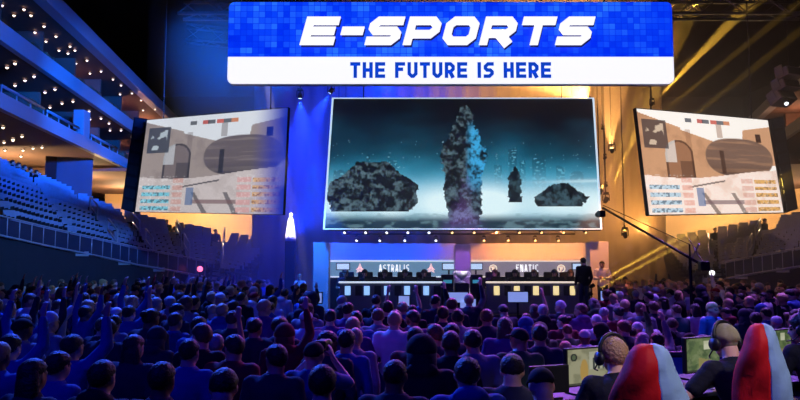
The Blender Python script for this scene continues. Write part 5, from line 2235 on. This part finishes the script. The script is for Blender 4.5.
M_headset = mat('headset_black', rgb(26, 26, 30), 0.45, bump=0.05)
M_tee = cloth('team_tee', (26, 28, 40), 0.5, 18)
M_seatfab = cloth('chair_black', (30, 30, 36))
PLAYER_POSE = seated(lean=0.16, pitch=-0.2)
PL_BODY = body_mesh('body', PLAYER_POSE, 0.02, True, palm={1: V3(0, 0, -1), -1: V3(0, 0, -1)})
for q in (SKINS[0], M_jeans, M_shoe, M_eye, M_lips):
    PL_BODY.materials.append(q)
PL_SHIRT = shirt_mesh('shirt', PLAYER_POSE, 'short', 0.022)
PL_SHIRT.materials.append(TOPS['dark'])
hs_me = headset_mb().mesh('headset', True)
hs_me.materials.append(M_headset)
# simple swivel chairs of the stage players
sc = MB()
sc.bbox((0, -0.02, 0.47), (0.5, 0.5, 0.1), 0.04)
sc.bbox((0, -0.26, 0.86), (0.48, 0.1, 0.72), 0.05)
sc.tube([(0, 0, 0.05), (0, 0, 0.45)], 0.035, 8)
for k in range(5):
    a = k * 1.2566
    sc.tube([(0, 0, 0.08), (0.28 * math.cos(a), 0.28 * math.sin(a), 0.03)], 0.025, 6)
sc_me = sc.mesh('swivel_chair', True)
sc_me.materials.append(M_seatfab)

for xs, team, top in ((PX_B, 'blue-lit', 'dark'), (PX_O, 'warm-lit', 'black')):
    for i, px in enumerate(xs):
        x = sx(px - 2, DY + 0.85)
        o = bpy.data.objects.new('swivel_chair', sc_me)
        COL.objects.link(o)
        o.location = (x, DY + 0.92, SZ)
        o.rotation_euler = (0, 0, math.pi)
        tag(o, 'black swivel chair of a player at the %s team desk, %s from the left' % (team, ORD[i + 1]), 'chair', 'swivel chairs on the stage')
        b = bpy.data.objects.new('person', PL_BODY)
        COL.objects.link(b)
        b.location = (x, DY + 0.92, SZ)
        b.rotation_euler = (0, 0, math.pi)
        slot(b, 0, SKINS[0])
        for nm, me, m in (('shirt', PL_SHIRT, TOPS[top]), ('hair', HAIR['short'], HAIRC['dark' if i % 2 else 'brown']), ('headset', hs_me, None)):
            c = bpy.data.objects.new(nm, me)
            COL.objects.link(c)
            c.parent = b
            if nm != 'shirt':
                c.matrix_local = PLAYER_POSE.head_matrix()
            if m:
                slot(c, 0, m)
        tag(b, 'player with headset seated facing the hall at %s team desk, %s from the left' % (team, ORD[i + 1]), 'person', 'players on the stage')

p = P(575.5, 262, 21.9)
w = person((p.x, 20.95, SZ), 0.3, 'arms down', 'short', 'dark', 'black', 'long', 0, 0.98, 'person in black standing before the warm-lit desk near the orange tower')
w = person((sx(602, 21.4), 21.4, SZ), 2.7, 'hands clasped in front', 'short', 'dark', 'pale', 'long', 0, 0.72 + 0.2, 'person in pale top standing in front of the orange tower')
q = P(300, 277, 22.6)
w = person((q.x, 22.6, 0.42), 2.9, 'hands clasped in front', 'short', 'fair', 'pale', 'long', 0, 0.9, 'person in white standing raised beside the blue tower end of the stage', None, 0.85)
mb = MB()
mb.bbox((q.x, 22.6, 0.21), (0.6, 0.6, 0.42), 0.03)
tag(obj('riser', mb, M_stage), 'small black riser under the person in white', 'riser')

# ------------------------------------------------------------------ the near players' platform
PZ0 = 0.6
U = Vector((0.89, 0.456, 0)).normalized()          # along the row of desks
Nn = Vector((-U.y, U.x, 0))                        # from the seats to the desks
O = Vector((1.45, 5.62, PZ0))
mb = MB()
c0 = O - U * 1.15 - Nn * 1.9
pts = [O - U * 1.05 - Nn * 2.0, O + U * 4.3 - Nn * 2.0, O + U * 4.3 + Nn * 0.55, O - U * 1.05 + Nn * 0.55]
mb.hexa([Vector((p.x, p.y, 0.0)) for p in pts] + [Vector((p.x, p.y, PZ0)) for p in pts])
tag(obj('player_platform', mb, mat('platform_carpet', rgb(30, 34, 60), 0.9, bump=0.3, scale=80)), 'low dark platform carrying the near gaming desks', 'platform')
RU = math.atan2(U.y, U.x)

M_desk = mat('desk_laminate', rgb(30, 34, 44), 0.5, bump=0.03)
M_screen_glow = mat('player_display_edge', rgb(28, 28, 32), 0.4)


def gaming_desk(c, w, label):
    e = empty('gaming_desk', c, RU, label, 'desk', 'gaming desks on the near platform')
    mb = MB()
    mb.bbox((0, 0, 0.725), (w, 0.75, 0.035), 0.01)
    obj('desktop', mb, M_desk, e)
    mb = MB()
    mb.bbox((0, 0.36, 0.42), (w - 0.04, 0.03, 0.58), 0.008)
    obj('modesty_panel', mb, M_blackmetal, e)
    for a in (-1, 1):
        for b in (-0.3, 0.3):
            mb = MB()
            mb.bbox((a * (w / 2 - 0.06), b, 0.355), (0.06, 0.06, 0.71), 0.01)
            obj('leg', mb, M_blackmetal, e)


for i, (t, lab) in enumerate(((-0.02, 'dark gaming desk of the bareheaded player in front of the pit'), (1.43, 'dark gaming desk of the player wearing a cap'), (2.88, 'dark gaming desk at the far end of near platform'))):
    gaming_desk(O + U * t, 1.42, lab)
DTOP = PZ0 + 0.7425


def pic_match(seed, W_=60, H_=34):
    """a plain green and sandy field seen from above with light bars"""
    x = (np.arange(W_) + 0.5) / W_
    y = (np.arange(H_) + 0.5) / H_
    x, y = np.meshgrid(x, y)
    n = fbm(x * 5, y * 4, seed)
    if seed == 1:
        img = np.zeros((H_, W_, 3)) + L3((176, 174, 140))
        img = mixc(img, sm(.4, .6, n) * .8, L3((140, 140, 108)))
        img = mixc(img, sm(.12, .10, np.hypot((x - .14) * 1.4, y - .22)) * 1.0, L3((34, 40, 36)))
        img = mixc(img, sm(.07, .06, np.hypot((x - .14) * 1.4, y - .22)) * .7, L3((110, 130, 90)))
        img = mixc(img, sm(1, .8, ((x - .38) / .10) ** 2 + ((y - .62) / .35) ** 2), L3((196, 160, 84)))
        img = mixc(img, (x > .5) * (y > .1) * (y < .6) * .6, L3((206, 208, 190)))
        img = mixc(img, (x > .52) * (np.abs(x * 9 % 1 - .5) < .2) * (y > .25) * (y < .6), L3((70, 76, 70)))
    else:
        img = np.zeros((H_, W_, 3)) + L3((112, 132, 84))
        img = mixc(img, sm(.42, .6, n) * .8, L3((74, 96, 62)))
        img = mixc(img, (np.abs(x - .62) < .10) * (y > .08) * (y < .34), L3((226, 228, 196)))
        img = mixc(img, (y > .62 + .3 * (x - .5)) * (x > .35) * .7, L3((176, 160, 100)))
        img = mixc(img, sm(.5, .7, fbm(x * 9, y * 7, seed + 4)) * .35, L3((170, 180, 130)))
    img = mixc(img, (y > .93) * .8, L3((40, 44, 44)))
    return img


def player_monitor(px, py, Y, rz, w, h, label, seed, strength):
    c = P(px, py, Y)
    e = empty('gaming_monitor', (c.x, c.y, DTOP), rz, label, 'monitor', 'monitors on the gaming desks')
    z = max(c.z - DTOP, h / 2 + 0.07)
    mb = MB()
    mb.bbox((0, 0.03, z), (w, 0.045, h), 0.01)
    obj('housing', mb, M_blackmetal, e)
    fr = 0.012
    hw, hh = w / 2 - fr, h / 2 - fr
    screen_face('display', [Vector((-hw, 0.006, z + hh)), Vector((hw, 0.006, z + hh)), Vector((hw, 0.006, z - hh)), Vector((-hw, 0.006, z - hh))], pic_match(seed), picture_mat('monitor_picture', strength), e, (0, 0, 0), 0.001)
    mb = MB()
    mb.tube([(0, 0.07, 0.01), (0, 0.07, z)], 0.022, 8)
    mb.bbox((0, 0.06, 0.008), (0.26, 0.2, 0.016), 0.006)
    obj('stand', mb, M_blackmetal, e)
    return e


player_monitor(590, 373, 5.62, 0.48, 0.46, 0.30, 'gaming monitor with pale green picture in front of bareheaded player', 1, 0.62)
player_monitor(704, 357, 6.28, 0.52, 0.46, 0.31, 'gaming monitor with dark green picture in front of player in cap', 2, 0.62)
player_monitor(781, 345, 7.05, 0.55, 0.40, 0.30, 'gaming monitor with green picture at far end behind second draped chair', 3, 0.55)
# dark monitor seen from behind at the first desk's end
c = P(549, 383, 5.45)
e = empty('gaming_monitor', (c.x, c.y, DTOP), 0.35, 'dark switched-off monitor standing at the end of first gaming desk', 'monitor')
mb = MB()
mb.bbox((0, 0, 0.15), (0.34, 0.04, 0.21), 0.01)
obj('housing', mb, M_blackmetal, e)
mb = MB()
mb.tube([(0, 0.03, 0.01), (0, 0.03, 0.12)], 0.02, 8)
mb.bbox((0, 0.03, 0.008), (0.2, 0.14, 0.016), 0.005)
obj('stand', mb, M_blackmetal, e)


def keyboard(c, rz, label):
    e = empty('keyboard', c, rz, label, 'keyboard', 'keyboards on the gaming desks')
    mb = MB()
    mb.bbox((0, 0, 0.012), (0.36, 0.13, 0.024), 0.006)
    obj('base', mb, M_blackmetal, e)
    mb = MB()
    for r in range(4):
        for k in range(13):
            mb.box((-0.156 + k * 0.026, -0.042 + r * 0.028, 0.028), (0.021, 0.022, 0.01))
    obj('keys', mb, mat('key_grey', rgb(70, 76, 88), 0.5, vary=0.2), e)


def mouse(c, rz, label):
    mb = MB()
    mb.ball((0, 0, 0.012), (0.032, 0.058, 0.022), None, 14)
    o = obj('mouse', mb, M_headset, None, True)
    o.location = c
    o.rotation_euler = (0, 0, rz)
    tag(o, label, 'mouse', 'mice on the gaming desks')


for k, (t, who) in enumerate(((0.0, 'bareheaded player'), (1.28, 'player wearing a cap'), (2.75, 'player at the frame edge'))):
    b = O + U * t - Nn * 0.2 + Vector((0, 0, 0.743))
    keyboard(b, RU, 'black keyboard on the desk of the %s' % who)
    mouse(b + U * 0.32 - Nn * 0.02, RU, 'black mouse on the desk of the %s' % who)


# ---- gaming chairs under two-tone covers
def chair_outline():
    return [(0.40, .25), (0.55, .262), (0.70, .268), (0.80, .268), (0.88, .262), (0.95, .248), (1.01, .225), (1.07, .195), (1.13, .165), (1.19, .142), (1.235, .118), (1.265, .09), (1.28, .045)]


M_red = cloth('cover_red', (206, 26, 34), 0.35, 9, 0.6)
M_lb = cloth('cover_pale_blue', (150, 184, 224), 0.35, 9, 0.6)


def gaming_chair(loc, rz, s, label, split=0.0, lean=0.12):
    e = empty('gaming_chair', loc, rz, label, 'chair', 'two-tone covered gaming chairs')
    # backrest inside
    out = chair_outline()

    def half(sgn, grow, x_split):
        """closed half of the cover: outer shell left or right of the seam"""
        mb = MB()
        N = 14
        rings = []
        for z, w in out:
            w = w + grow
            seam = x_split - 0.07 * max(0.0, z - 0.85)
            bow = -0.26 - lean * (z - 0.4)
            ring = []
            top = 0.085 * min(1, 0.4 + (1.285 - z) * 6)
            xe = w * sgn
            for k in range(N + 1):
                t = k / N
                x = seam + (xe - seam) * t
                r = abs(x) / w
                th = top * (1 - min(1, r) ** 3.2) ** 0.5 + 0.012
                wob = 0.016 * math.sin(11 * z + 9 * x) + 0.011 * math.sin(31 * z - 22 * x) + 0.005 * math.sin(47 * z + 40 * x)
                wing = 0.05 * max(0, r - 0.4)
                ring.append(V3(x, bow - th + wing + wob, z))
            for k in range(N, -1, -1):
                t = k / N
                x = seam + (xe - seam) * t
                r = abs(x) / w
                th = top * 0.75 * (1 - min(1, r) ** 3.2) ** 0.5 + 0.012
                wing = 0.05 * max(0, r - 0.4)
                ring.append(V3(x, bow + th + wing + 0.02 * max(0, r - .5), z))
            rings.append([q * 1.0 for q in ring])
        mb.loft(rings)
        return mb
    a = obj('cover_half', half(-1, 0.0, split), M_red, e, True)
    a['label'] = 'red half of the chair cover'
    b = obj('cover_half', half(1, 0.0, split), M_lb, e, True)
    b['label'] = 'pale blue half of the chair cover'
    mb = MB()
    mb.bbox((0, 0.0, 0.43), (0.52, 0.52, 0.12), 0.05)
    obj('seat', mb, M_seatfab, e, True)
    for q in (-1, 1):
        mb = MB()
        mb.tube([(q * 0.3, -0.1, 0.42), (q * 0.33, -0.08, 0.66)], 0.025, 8)
        mb.bbox((q * 0.33, 0.0, 0.675), (0.08, 0.28, 0.035), 0.014)
        obj('armrest', mb, M_blackmetal, e)
    mb = MB()
    mb.tube([(0, 0, 0.1), (0, 0, 0.40)], 0.035, 10)
    for k in range(5):
        t = k * 1.2566
        mb.tube([(0, 0, 0.11), (0.31 * math.cos(t), 0.31 * math.sin(t), 0.075)], 0.026, 8)
    obj('base', mb, M_blackmetal, e)
    for k in range(5):
        t = k * 1.2566
        mb = MB()
        mb.lathe([(0.012, -0.022), (0.032, -0.02), (0.032, 0.02), (0.012, 0.022)], c=(0.31 * math.cos(t), 0.31 * math.sin(t), 0.033), n=12, M=Matrix.Rotation(math.pi / 2, 3, 'X') )
        obj('caster', mb, M_blackmetal, e, True)
    e.scale = s
    return e


# ---- the two players seen from behind
def near_player(px, py, Y, rz, pose, shirt_mat, hair, hair_mat, label, skin, hsz):
    """placed so that the head falls where the photograph shows it"""
    h = P(px, py, Y)
    k = (h.z - PZ0) / pose.head.z
    R = Matrix.Rotation(rz, 3, 'Z')
    hp = R @ (pose.head * k)
    loc = Vector((h.x - hp.x, h.y - hp.y, PZ0))
    me = body_mesh('body', pose, 0.0085, True, palm={1: V3(0, 0, -1), -1: V3(0, 0, -1)})
    for q in (skin, M_jeans, M_shoe, M_eye, M_lips):
        me.materials.append(q)
    b = bpy.data.objects.new('person', me)
    COL.objects.link(b)
    b.location = loc
    b.rotation_euler = (0, 0, rz)
    b.scale = (k, k, k)
    link('shirt', shirt_mesh('shirt', pose, 'short', 0.011), shirt_mat, b)
    M = pose.head_matrix()
    hm = HAIR[hair].copy()
    hm.materials.clear()
    hh = link('cap' if hair == 'cap' else 'hair', hm, hair_mat, b)
    hh.matrix_local = M @ Matrix.Scale(1.06, 4)
    ho = link('headset', headset_mb().mesh('headset', True), M_headset, b)
    ho.matrix_local = M @ Matrix.Scale(hsz, 4)
    tag(b, label, 'person')
    return b, loc, k


POSE1 = seated(lean=0.14, yaw=0.15, pitch=-0.12, width=1.08)
p1, l1, k1 = near_player(613, 356, 4.95, 0.10, POSE1, M_tee, 'full', mat('hair_light_brown', rgb(168, 130, 96), 0.5, bump=0.9, scale=50, vary=0.35), 'bareheaded player in dark tee and headset seen from behind beside draped chair', SKINS[0], 1.2)
POSE2 = seated(lean=0.20, yaw=0.1, pitch=-0.25, width=1.05, el={1: V3(.30, .26, .76), -1: V3(-.36, .25, .79)}, wr={1: V3(.2, .50, .76), -1: V3(-.33, .53, .80)})
M_camo = mat('cap_camouflage', rgb(150, 142, 104), 0.85, vary=0.6, scale=22, bump=0.2)
p2, l2, k2 = near_player(725, 342, 5.45, 0.28, POSE2, M_tee, 'beanie', M_camo, 'player in mottled green cap and headset seen from behind typing', SKINS[0], 1.2)
p2.children[1].name = 'knit_cap'
# gold emblem on the first player's back
mb = MB()
for q in ribbon([(-0.05, -0.02), (-0.03, 0.025), (0.03, 0.025), (0.05, -0.01), (0.02, -0.03), (-0.01, -0.005)], 0.016):
    mb.prism([(a, b) for a, b in q], (0.0, -0.035, 0.945), (1.3, 0, 0), (0, 0.3, 1.2), 0.02)
g = obj('shirt_emblem', mb, mat('emblem_gold', rgb(226, 150, 50), 0.5, emit=(0, 0, 0), strength=0), p1)



def behind(px, Y, rz):
    q = P(px, 370, Y)
    o = Matrix.Rotation(rz, 3, 'Z') @ Vector((0, -0.33, 0))
    return (q.x - o.x, q.y - o.y, PZ0)


gaming_chair(behind(650, 4.42, 0.0), 0.0, (0.98, 1, 1.0), 'red and pale blue covered gaming chair behind the bareheaded player', 0.03)
gaming_chair(behind(763, 4.95, -0.2), -0.2, (0.72, 1.0, 1.06), 'red and pale blue covered gaming chair behind the player in a cap', 0.03)

# third player at the edge of the frame
POSE3 = seated(lean=0.14, yaw=0.7, pitch=-0.1)
p3, l3, k3 = near_player(801, 328, 6.3, 0.35, POSE3, M_tee, 'short', HAIRC['dark'], 'player cut by the frame edge beyond the second draped chair', SKINS[0], 1.2)
o = bpy.data.objects.new('swivel_chair', sc_me)
COL.objects.link(o)
o.location = (l3.x, l3.y, PZ0)
o.rotation_euler = (0, 0, 0.35)
tag(o, 'black swivel chair of the player cut by the frame edge', 'chair')

# blue crowd barrier between platform and pit
mb = MB()
a, b = Vector((1.9, 7.2, 0)), Vector((5.6, 8.4 - 1.1, 0))
e = empty('crowd_barrier', a, 0, 'low blue crowd barrier between the near platform and the pit', 'barrier')
d = b - a
mb = MB()
n = Vector((-d.y, d.x, 0)).normalized() * 0.04
hz0 = 1.43
mb.hexa([-n, d - n, d + n, n, -n + Vector((0, 0, hz0)), d - n + Vector((0, 0, hz0)), d + n + Vector((0, 0, hz0)), n + Vector((0, 0, hz0))])
obj('panel', mb, cloth('barrier_blue', (34, 60, 168)), e)
mb = MB()
mb.tube([Vector((0, 0, hz0)), d + Vector((0, 0, hz0))], 0.045, 8)
obj('top_rail', mb, M_blackmetal, e, True)
# person in a bright blue coat beyond the barrier, dark person near the far monitor
person((5.5, 12.5, floor_z(5.5, 12.5)), -2.6, 'arms down', 'short', 'fair', 'blue', 'long', 0, 1.08, 'person in bright blue coat facing the players from the middle of the pit')
spot((5.0, 9.5, 9.0), (5.5, 12.5, 1.0), (0.05, 0.2, 1.0), 2600, 9, 0.5, 0.1)
person((6.2, 11.0, floor_z(6.2, 11.0)), 0.5, 'arms down', 'short', 'dark', 'black', 'long', 0, 1.12, 'tall person in black standing in the pit behind the far gaming monitor')
